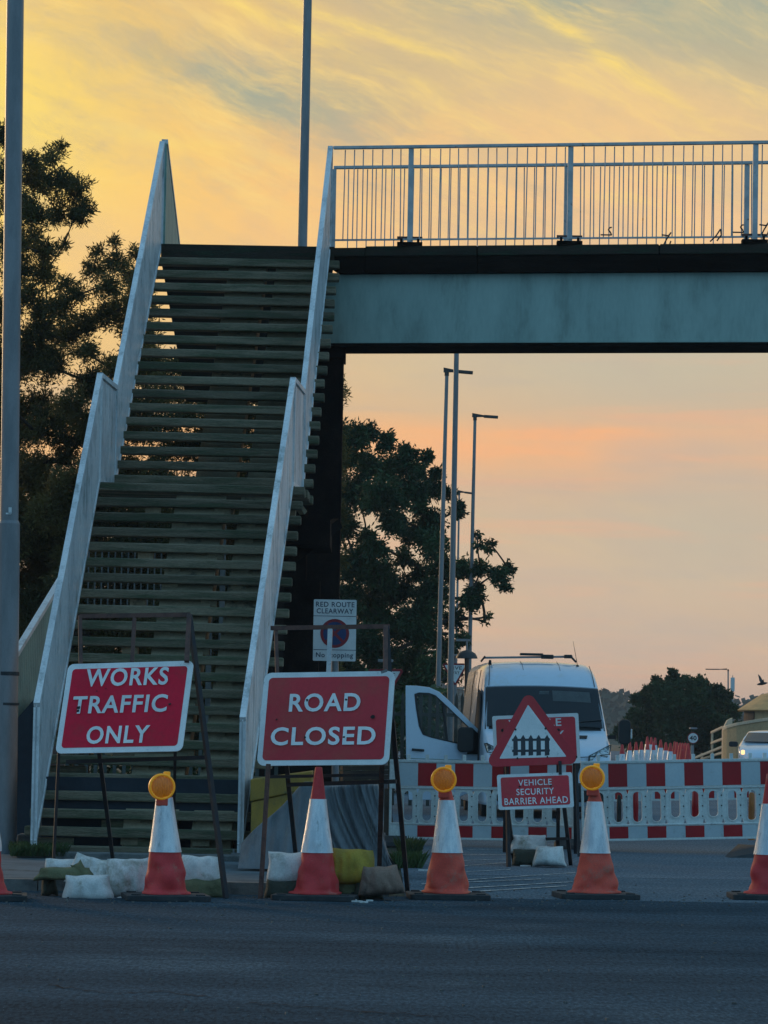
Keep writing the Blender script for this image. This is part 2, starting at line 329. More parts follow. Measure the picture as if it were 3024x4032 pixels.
# ------------------------------------------------------------------ mesh helpers
class MB:
    def __init__(s): s.v = []; s.f = []; s.mi = []; s.cur = 0; s.sm = []; s.smooth = False
    def add(s, vs, fs):
        o = len(s.v); s.v += [Vector(x) for x in vs]
        for f in fs: s.f.append([i+o for i in f]); s.mi.append(s.cur); s.sm.append(s.smooth)
        return s
    def box(s, c, size, R=None):
        c = Vector(c); hx, hy, hz = [x/2 for x in size]
        vs = [Vector((a*hx, b*hy, d*hz)) for d in (-1, 1) for b in (-1, 1) for a in (-1, 1)]
        if R is not None: vs = [R @ v for v in vs]
        return s.add([c+v for v in vs], [(0, 2, 3, 1), (4, 5, 7, 6), (0, 1, 5, 4), (2, 6, 7, 3), (0, 4, 6, 2), (1, 3, 7, 5)])
    def bar(s, a, b, w, h, up=Vector((0, 0, 1))):
        a = Vector(a); b = Vector(b); d = (b-a); l = d.length; d.normalize()
        side = d.cross(up)
        if side.length < 1e-4: side = d.cross(Vector((0, 1, 0)))
        side.normalize(); u2 = side.cross(d)
        R = Matrix((side, d, u2)).transposed()
        return s.box((a+b)/2, (w, l, h), R)
    def tube(s, a, b, r0, r1=None, n=10, caps=True):
        a = Vector(a); b = Vector(b); r1 = r0 if r1 is None else r1
        d = (b-a).normalized(); t = Vector((1, 0, 0)) if abs(d.x) < .9 else Vector((0, 1, 0))
        e1 = d.cross(t).normalized(); e2 = d.cross(e1)
        vs = []
        for c, r in ((a, r0), (b, r1)):
            for i in range(n):
                q = 2*PI*i/n; vs.append(c+e1*(math.cos(q)*r)+e2*(math.sin(q)*r))
        fs = [(i, (i+1) % n, n+(i+1) % n, n+i) for i in range(n)]
        o = s.smooth; s.smooth = True; s.add(vs, fs); s.smooth = False
        if caps: s.add(vs, [tuple(range(n))[::-1], tuple(range(n, 2*n))])
        s.smooth = o
        return s
    def path(s, pts, r, n=6):
        for a, b in zip(pts[:-1], pts[1:]): s.tube(a, b, r, r, n)
        return s
    def lathe(s, prof, n=28, warp=None, c=(0, 0, 0)):
        vs = []
        for r, z in prof:
            for i in range(n):
                q = 2*PI*i/n; p = Vector((math.cos(q)*r, math.sin(q)*r, z))
                if warp: p = warp(p)
                vs.append(p+Vector(c))
        fs = []
        for k in range(len(prof)-1):
            for i in range(n):
                j = (i+1) % n; fs.append((k*n+i, k*n+j, (k+1)*n+j, (k+1)*n+i))
        s.smooth = True; s.add(vs, fs); s.smooth = False
        s.add(vs[:n], [tuple(range(n))[::-1]]); s.add(vs[-n:], [tuple(range(n))])
        return s
    def prism(s, pts, depth):
        """pts: planar world loop; depth: Vector to extrude"""
        n = len(pts); vs = [Vector(p) for p in pts]+[Vector(p)+depth for p in pts]
        fs = [tuple(range(n)), tuple(range(n, 2*n))[::-1]]+[(i, n+i, n+(i+1) % n, (i+1) % n) for i in range(n)]
        return s.add(vs, fs)
    def ring(s, outer, inner, depth):
        n = len(outer); A = [Vector(p) for p in outer]; B = [Vector(p) for p in inner]
        vs = A+B+[p+depth for p in A]+[p+depth for p in B]
        fs = []
        for i in range(n):
            j = (i+1) % n
            fs += [(i, j, n+j, n+i), (2*n+i, 3*n+i, 3*n+j, 2*n+j), (i, 2*n+i, 2*n+j, j), (n+i, n+j, 3*n+j, 3*n+i)]
        return s.add(vs, fs)
    def grid(s, fn, nu, nv, closed_u=False):
        vs = [fn(i/(nu if closed_u else nu-1), j/(nv-1)) for j in range(nv) for i in range(nu)]
        fs = []
        for j in range(nv-1):
            for i in range(nu if closed_u else nu-1):
                k = (i+1) % nu
                fs.append((j*nu+i, j*nu+k, (j+1)*nu+k, (j+1)*nu+i))
        s.smooth = True; s.add(vs, fs); s.smooth = False
        return s
    def mesh(s, name, mats, org=Vector((0, 0, 0)), fixn=True):
        me = bpy.data.meshes.new(name); me.from_pydata([tuple(v-org) for v in s.v], [], s.f)
        if not isinstance(mats, (list, tuple)): mats = [mats]
        for x in mats: me.materials.append(MATS[x])
        me.polygons.foreach_set('material_index', s.mi); me.polygons.foreach_set('use_smooth', s.sm)
        me.update()
        return me
    def build(s, name, mats, parent=None, bevel=0):
        org = Vector((0, 0, 0)); p = parent
        while p is not None: org += Vector(p.location); p = p.parent
        o = bpy.data.objects.new(name, s.mesh(name, mats, org)); C.objects.link(o)
        if parent is not None: o.parent = parent
        if bevel:
            bm = o.modifiers.new('bevel', 'BEVEL'); bm.width = bevel; bm.segments = 2; bm.limit_method = 'ANGLE'
        return o

def tag(o, label=None, cat=None, group=None, kind=None):
    if label: o['label'] = label
    if cat: o['category'] = cat
    if group: o['group'] = group
    if kind: o['kind'] = kind
    return o
def thing(name, label, cat, loc=(0, 0, 0), group=None):
    o = bpy.data.objects.new(name, None); o.empty_display_size = .1; o.location = loc; C.objects.link(o)
    return tag(o, label, cat, group)
def inst(name, me, parent, loc, rot=None, scale=None):
    """part that shares a mesh; loc is in the frame of the parent"""
    o = bpy.data.objects.new(name, me); C.objects.link(o); o.parent = parent; o.location = loc
    if rot: o.rotation_euler = rot
    if scale: o.scale = scale
    return o
def copy_tree(o, parent=None):
    kids = list(o.children)
    c = o.copy(); C.objects.link(c); c.parent = parent
    for k in kids: copy_tree(k, c)
    return c

_textcache = {}
def text_into(mb, body, centre, U, V, w, h, nrm, off=.02, thick=.003, space=1.08, shear=0):
    """lettering fitted into w x h metres; U right, V up unit vectors, nrm towards the viewer"""
    key = (body, off, space)
    if key not in _textcache:
        cu = bpy.data.curves.new('t', 'FONT'); cu.body = body; cu.offset = off; cu.space_character = space; cu.size = 1
        cu.resolution_u = 4
        ob = bpy.data.objects.new('t', cu); C.objects.link(ob)
        dg = bpy.context.evaluated_depsgraph_get(); dg.update()
        me = bpy.data.meshes.new_from_object(ob.evaluated_get(dg))
        vs = [(v.co.x, v.co.y) for v in me.vertices]; fs = [tuple(p.vertices) for p in me.polygons]
        bpy.data.objects.remove(ob); bpy.data.curves.remove(cu); bpy.data.meshes.remove(me)
        _textcache[key] = (vs, fs)
    vs, fs = _textcache[key]
    x0 = min(v[0] for v in vs); x1 = max(v[0] for v in vs); y0 = min(v[1] for v in vs); y1 = max(v[1] for v in vs)
    out = []
    for x, y in vs:
        a = ((x-x0)/(x1-x0)-.5)*w; b = ((y-y0)/(y1-y0)-.5)*h
        out.append(centre+U*(a+shear*b)+V*b+nrm*thick)
    mb.add(out, fs)
def rrect(w, h, r, n=5, cx=0, cy=0):
    pts = []
    for (sx_, sy_, a0) in ((1, 1, 0), (-1, 1, 90), (-1, -1, 180), (1, -1, 270)):
        for i in range(n+1):
            a = math.radians(a0+90*i/n)
            pts.append((cx+sx_*(w/2-r)+math.cos(a)*r, cy+sy_*(h/2-r)+math.sin(a)*r))
    return pts
# ================================================================== ground
def sheet(name, mname, pts, z, div=None):
    mb = MB(); mb.add([(x, y, z) for x, y in pts], [tuple(range(len(pts)))])
    return tag(mb.build(name, mname), kind='structure')
def strip_ground(name, mname, x0, x1, ys, dz):
    mb = MB()
    for a, b in zip(ys[:-1], ys[1:]):
        mb.add([(x0(a), a, gz(a)+dz), (x1(a), a, gz(a)+dz), (x1(b), b, gz(b)+dz), (x0(b), b, gz(b)+dz)], [(0, 1, 2, 3)])
    return tag(mb.build(name, mname), kind='structure')
ys = [-60, 0, 30, 55, 90, 130, 400, 1490]
strip_ground('ground', 'soil', lambda y: -940, lambda y: 940, ys, -.012)
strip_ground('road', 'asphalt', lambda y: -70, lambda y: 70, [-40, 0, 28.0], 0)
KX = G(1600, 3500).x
strip_ground('side_road', 'asphalt_sheen', lambda y: KX-.02 if y < 60 else KX-.02-(y-60)*.02, lambda y: 14+y*.02, [28.0, 32.6], -.0)
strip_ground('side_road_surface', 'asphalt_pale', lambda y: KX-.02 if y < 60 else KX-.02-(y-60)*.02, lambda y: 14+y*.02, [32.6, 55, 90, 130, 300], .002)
# pavement with kerb
pv = MB(); pv.box(((-60+KX)/2, (28.0+60)/2, .02), (KX+60-.3, 32-.34, .09)); pv.build('pavement', 'paving')['kind'] = 'structure'
kb = thing('kerb', None, None, (0, 27.9, 0)); kb['kind'] = 'structure'
km = MB(); km.box((0, 0, .03), (.905, .15, .13)); kme = km.mesh('kerbstone', 'kerbstone')
for i in range(16):
    o = inst('kerbstone', kme, kb, (KX-.6-i*.915, random.uniform(-.006, .006), random.uniform(-.006, .004)), (0, 0, random.uniform(-.006, .006)))
# thin worn stripes across the mouth of the side road
for (xa, ya, xb, yb, w) in ((1610, 3529, 2230, 3490, .05), (1605, 3512, 2255, 3474, .05), (1660, 3483, 2130, 3463, .045), (1815, 3468, 2265, 3438, .045),
                            (1815, 3412, 2000, 3398, .04), (1810, 3368, 1995, 3366, .05), (1840, 3347, 1995, 3346, .05), (1815, 3390, 1990, 3385, .04), (1822, 3436, 2010, 3425, .04)):
    a, b = G(xa, ya), G(xb, yb); mb = MB()
    n = 14; a.z = b.z = .006
    for i in range(n):
        p, q = a.lerp(b, i/n), a.lerp(b, (i+1)/n)
        ww = w*(1+.35*math.sin(i*2.1+xa))
        mb.add([p+Vector((0, -ww, 0)), q+Vector((0, -ww, 0)), q+Vector((0, ww, 0)), p+Vector((0, ww, 0))], [(0, 1, 2, 3)])
    tag(mb.build('road_marking', 'road_paint'), kind='structure')
# tyre cracks / tar joints in the near road
for k, pts in enumerate((((190, 3880), (420, 3915), (640, 3905), (860, 3935)), ((980, 3950), (1150, 3965), (1420, 3985), (1760, 4005)))):
    mb = MB(); pp = []
    for (a, b) in zip(pts[:-1], pts[1:]):
        for i in range(8): pp.append(G(a[0]+(b[0]-a[0])*i/8, a[1]+(b[1]-a[1])*i/8+random.uniform(-5, 5)))
    for p, q in zip(pp[:-1], pp[1:]):
        w = random.uniform(.006, .018)
        mb.add([p+Vector((0, -w, .005)), q+Vector((0, -w, .005)), q+Vector((0, w, .005)), p+Vector((0, w, .005))], [(0, 1, 2, 3)])
    tag(mb.build('road_crack', 'fascia_dark'), kind='structure')
# loose chippings
mb = MB()
for i in range(420):
    px = random.uniform(0, 3024); py = random.choice((random.gauss(3545, 12), random.uniform(3400, 4020), random.gauss(3560, 25)))
    p = G(px, py); s_ = random.uniform(.004, .013)
    mb.box(p+Vector((0, 0, s_*.4)), (s_*1.5, s_, s_), Matrix.Rotation(random.uniform(0, 3), 3, 'Z'))
tag(mb.build('grit', 'kerbstone'), 'loose chippings and grit scattered over the asphalt', 'grit', kind='stuff')

# ================================================================== footbridge
BD0 = 42.0
def bd(px): return BD0-(px-1300)*.95/1724
def bp(px, z, dy=0):
    """point of the bridge front line in column px (taken at deck level), height z, dy metres behind"""
    d = bd(px); p = P(px, 960, d); p.z = z
    return p+BN*dy
BN = Vector((0, 1, 0))
_e = (P(3024, 960, bd(3024))-P(1300, 960, bd(1300))); _e.z = 0; BE = _e.normalized(); BN = Vector((-BE.y, BE.x, 0))
bridge = thing('footbridge', 'pale blue girder footbridge with open stairs and white parapets over the closed road', 'footbridge', bp(1262, 0, .8))
BW = 1.45
PXE = 4700
def along(z0, z1, y0, y1, pa, pb):
    mb = MB(); a = bp(pa, 0); b = bp(pb, 0)
    mid = (a+b)/2+BN*((y0+y1)/2); mid.z = (z0+z1)/2
    mb.box(mid, ((b-a).length, y1-y0, z1-z0), Matrix((BE, BN, Vector((0, 0, 1)))).transposed())
    return mb
deck = along(6.78, 7.045, .02, BW-.02, 1312, PXE).build('deck', 'fascia_dark', bridge)
# broken-up kerb beam segments on the front edge
segs = [(1318, 1440), (1442, 1880), (1884, 2596), (2600, 3300), (3304, 4000), (4004, PXE)]
for i, (a, b) in enumerate(segs):
    mb = along(6.935, 7.055+(0 if i else -.03), -.06, .10, a, b)
    o = mb.build('edge_lip', 'dark_timber', bridge, .012)
    mb = along(6.735, 6.932, -.035, .08, a+(0 if i else 14), b); mb.build('edge_fascia', 'fascia_dark', bridge)
    along(6.74, 7.05, BW-.1, BW+.04, a, b).build('edge_fascia', 'fascia_dark', bridge)
for y0 in (.1, .74):
    g = along(5.90, 6.733, y0, y0+.03, 1262, PXE).build('girder', 'girder_paint', bridge)
    (along(5.865, 5.90, y0-.12, y0+.72, 1262, PXE).build('girder_flange', 'fascia_dark', bridge) if y0 < .5 else None)
    along(5.902, 5.925, y0-.04, y0-.002, 1345, PXE).build('girder_weld', 'girder_paint', bridge)
along(5.93, 6.73, .085, .098, 1340, 1346).build('girder_stiffener', 'girder_paint', bridge)
for px in (1262, 4600):
    a = bp(px+6, 0, .28); mb = MB(); mb.box(a+Vector((.03, .12, 2.87)), (.40, .45, 5.74)); mb.build('column', 'steel_in_shade', bridge, .01)
    mb = MB(); mb.box(a+Vector((.03, .15, 5.80)), (.44, .8, .12)); mb.build('column_head', 'steel_in_shade', bridge)
mb = MB(); mb0 = MB(); mb0.box((P(1205, 960, 43.6).x, 43.7, 2.9), (.36, .3, 5.8)); mb0.build('column', 'steel_in_shade', bridge)  # extra column added to close the bright sky gap beside the main one
mb.box(P(1210, 2100, 39.8)+Vector((0, .5, 0)), (.52, 1.6, .30)); mb.build('landing_beam', 'steel_in_shade', bridge)
mb = MB(); mb.box(Vector((P(1195, 2600, 40.2).x, 40.4, 1.5)), (.34, .3, 3.0)); mb.build('landing_column', 'steel_in_shade', bridge)
mb = MB(); mb.bar(P(1130, 2210, 40), P(1330, 2060, 40.6), .10, .12); mb.build('brace', 'steel_in_shade', bridge)

# --- railings of the span
balm = MB(); balm.tube((0, 0, 0), (0, 0, 1), .0075, .0075, 6, False); balme = balm.mesh('baluster', 'rail_paint')
def railing(front):
    y = -.0 if front else BW
    root = along(7.0, 7.001, y, y+.001, 1300, 1302)
    pa = 1308 if front else 1216
    mb = along(8.225, 8.262, y-.03, y+.03, pa, PXE); r = mb.build('top_rail', 'rail_paint', bridge, .006)
    rl = r
    mb = along(7.125, 7.145, y-.012, y+.012, pa, PXE); mb.build('bottom_rail', 'rail_paint', rl)
    return rl
off = {True: 0, False: BW}
for front in (True, False):
    rl = railing(front); y = off[front]
    posts = ((1613, 2242, 2971, 3720, 4400) if front else (1310, 2220+8, 2928+10, 3640, 4350))
    org = bridge.location
    for px in posts:
        if front: p = bp(px, 0, y)
        else:
            d = bd(px)+BW; p = P(px, 940, d)
        mb = MB(); p.z = 7.06
        mb.box(p+Vector((0, 0, .58)), (.062, .062, 1.16)); mb.build('post', 'rail_paint', rl)
        mb = MB(); mb.box(p+Vector((0, 0, .015)), (.30, .15, .05)); mb.tube(p+Vector((-.1, -.05, .03)), p+Vector((-.1, -.05, .08)), .018, None, 6); mb.tube(p+Vector((.1, -.05, .03)), p+Vector((.1, -.05, .08)), .018, None, 6)
        mb.build('base_plate', 'fascia_dark', rl)
        mb = MB(); mb.box(p+Vector((-.09, 0, .095)), (.12, .03, .035)); mb.build('rail_clamp', 'rust_steel', rl); MB().box(p+Vector((.09, 0, .095)), (.12, .03, .035)).build('rail_clamp', 'rust_steel', rl)
    # balusters: about 0.115 m apart, skipping the posts
    x0 = bp(1312 if front else 1222, 0, y); n = int((bp(4600, 0, y)-x0).length/.1155)
    for k in range(1, n):
        p = x0+BE*(.1155*k+(0 if front else .05))
        if any(abs((p-(bp(px, 0, y) if front else P(px, 940, bd(px)+BW))).dot(BE)) < .055 for px in posts): continue
        if p.x > 6.5 and k % 1: continue
        o = inst('baluster', balme, rl, Vector((p.x, p.y, 7.14 if front else 7.06))-org, (random.uniform(-.006, .006), random.uniform(-.010, .010), 0), (1, 1, 1.08 if front else 1.16))
# cable ties and snagged scraps on the bottom rail
for (px, py, k) in ((2385, 925, 0), (2625, 935, 1), (2830, 925, 2), (2905, 915, 0), (3010, 895, 1)):
    mb = MB(); c = P(px, py, bd(px)-.04)
    if k == 0: pts = [c+Vector(v) for v in ((-.06, 0, 0), (.07, 0, 0), (.05, 0, .04), (.03, 0, .06), (.045, 0, .085), (.07, 0, .09))]
    elif k == 1: pts = [c+Vector(v) for v in ((-.06, 0, .03), (.02, 0, .02), (.05, 0, .06), (0, 0, -.02), (-.03, 0, -.08), (.03, 0, -.1), (.05, 0, -.04))]
    else: pts = [c+Vector(v) for v in ((-.1, 0, -.08), (-.03, 0, -.01), (.02, 0, .07), (.03, 0, .0), (-.02, 0, -.07))]
    mb.path(pts, .009, 5)
    tag(mb.build('cable_tie', 'lamp_dark'), ('frayed dark tie snagged on the bridge rail, %s' % ('leftmost of the snagged ties', 'hanging in loops below the rail', 'bent like a hook beside the right post', 'just left of the right post', 'at the very right edge of the picture')[[2385, 2625, 2830, 2905, 3010].index(px)]), 'cable tie')

# --- stairs
D0, D1, D2, D3 = 33.5, 37.5, 38.8, 42.0
_xl = [(D0, P(142, 2775, D0).x), (D1, P(392, 1480, D1).x), (D2, P(450, 1530, D2).x), (D3, P(638, 553, D3).x)]
_xr = [(D0, P(953, 2840, D0).x), (D1, P(1152, 1500, D1).x), (D2, P(1190, 1545, D2).x), (D3, P(1300, 572, D3).x)]
def ipl(t, d):
    for (a, xa), (b, xb) in zip(t[:-1], t[1:]):
        if d <= b or (b, xb) == t[-1]: return xa+(xb-xa)*(d-a)/(b-a)
def XL(d): return ipl(_xl, d)
def XR(d): return ipl(_xr, d)
LZ = 3.88
R_ = (LZ-.17)/22
R2 = (7.05-LZ)/18
def ztread(d):
    if d <= D1: return .17+(d-D0)/(D1-D0)*(22*R_)
    if d <= D2: return LZ
    return LZ+(d-D2)/(D3-D2)*(18*R2)
stair = MB()
def spine(fa, fb, da, db, dz, w0, th=.28):
    """sloping beam under a flight: fractions of the width fa..fb"""
    mb = MB()
    def q(d, f, z): return Vector((XL(d)+(XR(d)-XL(d))*f, d+.1, z))
    va = [q(da, fa, ztread(da)-dz), q(da, fb, ztread(da)-dz), q(da, fb, ztread(da)-dz-th), q(da, fa, ztread(da)-dz-th)]
    vb = [q(db, fa, ztread(db)-dz), q(db, fb, ztread(db)-dz), q(db, fb, ztread(db)-dz-th), q(db, fa, ztread(db)-dz-th)]
    mb.add(va+vb, [(0, 1, 2, 3), (4, 7, 6, 5), (0, 4, 5, 1), (1, 5, 6, 2), (2, 6, 7, 3), (3, 7, 4, 0)])
    return mb
st = spine(.41, .67, D0+.25, D1, .115, 0).build('staircase', 'spine_concrete', bridge)
spine(.745, .94, D0+.25, D1, .12, 0).build('stringer', 'spine_concrete', st)
spine(.42, .64, D2+.1, D3, .115, 0).build('stringer', 'spine_concrete', st)
spine(.70, .97, D2+.1, D3, .12, 0).build('stringer', 'spine_concrete', st)
tm = MB(); W0 = 2.24
tm.box((0, 0, 0), (W0, .20, .090)); tme = tm.mesh('tread', 'tread_concrete')
def put_tread(d, z, dep=1.0, w=None):
    c = Vector(((XL(d)+XR(d))/2+.045, d+.10*dep, z-.045))
    yaw = math.atan2(-.075, 1)*0
    o = inst('tread', tme, st, c-bridge.location+Vector((random.uniform(-.012, .012), random.uniform(-.008, .008), 0)), (random.uniform(-.006, .006), .004+random.uniform(-.004, .004), random.uniform(-.006, .006)), (1, dep, 1))
    b = o.modifiers.new('bevel', 'BEVEL'); b.width = .012; b.segments = 2
for i in range(23): put_tread(D0+i*(D1-D0)/22, .17+i*R_)
for i in range(1, 6): put_tread(D1+i*(D2-D1)/5, LZ-i*.0005, 1.25)
for i in range(17): put_tread(D2+i*(D3-D2)/17, LZ+(i+1)*R2)
# brackets blocks between treads and the spine (light packers)
pk = MB(); pk.box((0, 0, 0), (.16, .14, .064)); pkme = pk.mesh('packer', 'spine_concrete')
for i in range(1, 22):
    d = D0+i*(D1-D0)/22; z = .17+i*R_-R_/2-.05
    for f in ((.45, .80) if i % 3 else (.30, .66)):
        inst('packer', pkme, st, Vector((XL(d)+(XR(d)-XL(d))*f, d+.16, z+.01))-bridge.location)
# dark risers behind parts of the lowest steps
for i in range(9):
    d = D0+i*(D1-D0)/22; z = .17+i*R_-R_/2-.052
    for (fa, fb) in (((.0, .18), (.42, .62)) if i % 2 else ((.30, .60), (.88, .99))):
        xa = XL(d)+(XR(d)-XL(d))*fa; xb = XL(d)+(XR(d)-XL(d))*fb
        mb = MB(); mb.box(((xa+xb)/2, d+.10+.02*(i % 3), z), (xb-xa, .05, .072)); mb.build('riser', 'tread_concrete', st)
mb = MB(); mb.box(((XL(D0)+XR(D0))/2+.06, D0-.05, .05), (2.3, .55, .14)); mb.build('plinth', 'kerbstone', st, .01)
mb = MB(); mb.box(((XL(D0)+XR(D0))/2+.05, D0+1.1, .42), (2.0, 1.0, .78)); mb.build('base_wall', 'dark_wall', st)
# landing slab at the top, running back behind the stairs
xa, xb = P(650, 960, D3).x, P(1318, 960, D3).x; xa2, xb2 = P(735, 1560, 60).x, P(1230, 1560, 60).x
mb = MB(); z0, z1 = 6.86, 7.045
mb.add([(xa-.04, D3-.1, z0), (xb, D3-.1, z0), (xb2, 60, z0), (xa2, 60, z0), (xa-.04, D3-.1, z1), (xb, D3-.1, z1), (xb2, 60, z1), (xa2, 60, z1)], [(0, 1, 2, 3), (7, 6, 5, 4), (0, 4, 5, 1), (1, 5, 6, 2), (2, 6, 7, 3), (3, 7, 4, 0)])
mb.build('top_landing', 'dark_timber', bridge)
mb = MB(); mb.box((xa2+1.6, 59.2, 3.4), (.5, .5, 6.9)); mb.build('column', 'steel_in_shade', bridge)

def parapet(side, name='stair_parapet'):
    Xf = XL if side == 'L' else XR
    sgn = -1 if side == 'L' else 1
    def HH(d):
        if side == 'L': a, b, c = 1.30, 1.12, 1.20
        else: a, b, c = 1.20, 1.11, 1.18
        if d <= D1: return a+(b-a)*(max(d, D0)-D0)/(D1-D0)
        return b if d <= D2 else b+(c-b)*(min(d, D3)-D2)/(D3-D2)
    H = HH(D1)
    sheetb = MB()
    def q(d, z, t=0): return Vector((Xf(d)+t, d, z))
    runs = [(D0-.02, D1, 'f'), (D1, D2+.02, 'l'), (D2, D3, 'f')]
    for (a, b, k) in runs:
        za, zb = ztread(a if a >= D0 else D0), ztread(b if k == 'f' else D1)
        if k == 'l': za = zb = LZ
        lo = [q(a, za+.03), q(b, zb+.03)]; top = [q(b, zb+HH(b)), q(a, za+HH(a))]
        if a < D0: lo[0] = q(a, .13)
        sheetb.prism(lo+top, Vector((.012, 0, 0)))
    sh = sheetb.build(name, 'rail_paint', bridge)
    # boards: shallow vertical slats on both faces
    bo = MB()
    d = D0+.04
    while d < D3-.03:
        w = .080
        z = ztread(d+w/2); Hh = HH(d+w/2)
        sl = (ztread(min(d+w, D3))-ztread(d))
        if D1-.1 < d < D2: sl = 0
        for t in (-.012, .014):
            jt = random.uniform(-.002, .002)
            vs = [q(d, z-sl/2+.035, t+jt), q(d+w, z+sl/2+.035, t+jt), q(d+w, z+sl/2+Hh-.03, t+jt), q(d, z-sl/2+Hh-.03, t+jt)]
            bo.prism(vs, Vector((.010, 0, 0)))
        d += .1
    bo.build('boarding', 'white_paint', sh)
    hr = MB()
    def hz(d, Hh): return ztread(d)+Hh
    def rail(p, q_): hr.bar(p, q_, .060, .050)
    c = Vector((.006, 0, 0))
    # handrail in lengths, with small joints
    ks = [D0+(D1-D0)*t for t in (0, .34, .67, 1)]
    for a, b in zip(ks[:-1], ks[1:]): rail(q(a+.006, hz(a, HH(a))+.02)+c, q(b-.006, hz(b, HH(b))+.02)+c)
    hr.build('handrail', 'white_paint', sh)
    hr = MB(); rail(q(D1-.03, LZ+H+.02)+c, q(D2+.03, LZ+H+.02)+c); hr.build('handrail', 'white_paint', sh)
    hr = MB(); ks = [D2+(D3-D2)*t for t in (0, .5, 1)]
    for a, b in zip(ks[:-1], ks[1:]): rail(q(a+.02, hz(a, HH(max(a, D2+.001)))+.02)+c, q(b-.006, hz(b, HH(b))+.02)+c)
    hr.build('handrail', 'white_paint', sh)
    br = MB()
    for (a, b) in ((D0, D1), (D2, D3)): br.bar(q(a, ztread(a)+.03)+c, q(b, ztread(b)+.03)+c, .055, .045)
    br.bar(q(D1, LZ+.03)+c, q(D2+.05, LZ+.03)+c, .055, .045)
    br.build('bottom_rail', 'white_paint', sh)
    for d in (D0+.02, D1, D2+.03, D3):
        z = ztread(min(d, D3)) if abs(d-D2) > .05 else LZ; z0 = .10 if d < D0+.1 else z
        pm = MB(); hp_ = HH(d)-.02; pm.box(Vector((Xf(d)+.006, d, (z0+z+hp_)/2)), (.06, .05, z+hp_-z0)); pm.build('post', 'white_paint', sh)
    pm = MB(); pm.box(Vector((Xf(D0)+.006, D0, .125)), (.16, .1, .02)); pm.tube((Xf(D0)-.05, D0-.03, .13), (Xf(D0)-.05, D0-.03, .17), .014, None, 6); pm.tube((Xf(D0)+.06, D0-.03, .13), (Xf(D0)+.06, D0-.03, .17), .014, None, 6)
    pm.build('base_plate', 'galvanised', sh)
    for d in (D1+.1, D2-.1):
        pm = MB(); pm.box(Vector((Xf(d)+.006, d, LZ-.025)), (.07, .12, .05)); pm.build('bracket', 'rust_steel', sh)
parapet('L'); parapet('R')
# broken bracket hanging at the landing, right side
mb = MB(); mb.bar(P(1175, 1925, 38.9), P(1200, 1950, 38.9), .05, .1); mb.build('bracket', 'kerbstone', bridge)
mb = MB(); mb.bar(P(1150, 1960, 38.9), P(1195, 2020, 39.0), .09, .05); mb.build('bracket', 'spine_concrete', bridge)
# parapet of the landing that runs back on the left
A = P(640, 960, D3+.02); B = P(728, 1560, 60)
def par2(A, B, zl0, zl1, zh0, zh1, nm):
    mb = MB(); a0 = Vector((A.x, A.y, zl0)); b0 = Vector((B.x, B.y, zl1)); b1 = Vector((B.x, B.y, zh1)); a1 = Vector((A.x, A.y, zh0))
    mb.prism([a0, b0, b1, a1], Vector((.015, 0, 0))); pm_ = 'parapet_green'; sh = mb.build(nm, pm_, bridge)
    L_ = (b0-a0).length; n = int(L_/.11); bo = MB()
    for k in range(n):
        t0, t1 = (k+.06)/n, (k+.94)/n
        bo.prism([a0.lerp(b0, t0), a0.lerp(b0, t1), a1.lerp(b1, t1), a1.lerp(b1, t0)], Vector((.027, 0, 0)))
        if nm == 'lower_parapet': bo.prism([p+Vector((-.012, -.012, 0)) for p in (a0.lerp(b0, t0), a0.lerp(b0, t1), a1.lerp(b1, t1), a1.lerp(b1, t0))], Vector((.012, 0, 0)))
    bo.build('boarding', pm_, sh)
    hr = MB(); hr.bar(a1+Vector((0, 0, .02)), b1+Vector((0, 0, .02)), .075, .055); hr.build('handrail', 'white_paint', sh)
par2(A, B, 7.0, 7.0, 8.27, 8.27, 'landing_parapet')
# parapet of the return flight at the far left
pa0, pb0 = P(52, 2890, 40.5), P(250, 2640, 43.5); pa1, pb1 = P(52, 2585, 40.5), P(250, 2255, 43.5)
par2(Vector((pa0.x, 40.5, 0)), Vector((pb0.x, 43.5, 0)), pa0.z, pb0.z, pa1.z, pb1.z, 'lower_parapet')
# dark wall under the return flight
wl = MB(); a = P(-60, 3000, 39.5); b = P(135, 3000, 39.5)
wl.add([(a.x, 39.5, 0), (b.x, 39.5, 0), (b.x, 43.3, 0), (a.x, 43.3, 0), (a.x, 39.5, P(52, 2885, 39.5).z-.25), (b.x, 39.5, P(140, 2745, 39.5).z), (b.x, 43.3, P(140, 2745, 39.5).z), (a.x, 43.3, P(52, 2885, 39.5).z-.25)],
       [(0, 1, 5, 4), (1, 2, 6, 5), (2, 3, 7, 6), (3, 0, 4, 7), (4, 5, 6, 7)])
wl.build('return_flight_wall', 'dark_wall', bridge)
# railing and posts of the return flight seen between the lower treads
bm_ = MB(); bm_.box((0, 0, .5), (.018, .018, 1)); bme2 = bm_.mesh('baluster', 'kerbstone')
zb, zt = P(500, 2400, 46).z, P(500, 2150, 46).z
mb = MB(); mb.bar(P(335, 2150, 46), P(690, 2150, 46), .05, .04); rr = mb.build('rear_railing', 'kerbstone', bridge)
for px in range(345, 680, 26):
    p = P(px, 2400, 46); inst('baluster', bme2, rr, p-bridge.location, None, (1, 1, zt-zb))
for px in (832, 880):
    mb = MB(); p = P(px, 2100, 47); mb.box((p.x, 47, p.z/2+.1), (.07, .07, p.z)); mb.build('rear_post', 'kerbstone', bridge)

tag(MB().box(GX(60, 34.4, .1)+Vector((.17, .1, 0)), (.3, .3, .3)).build('concrete_block', 'kerbstone', None, .02), 'small grey concrete block at the foot of the left lamp post', 'block')

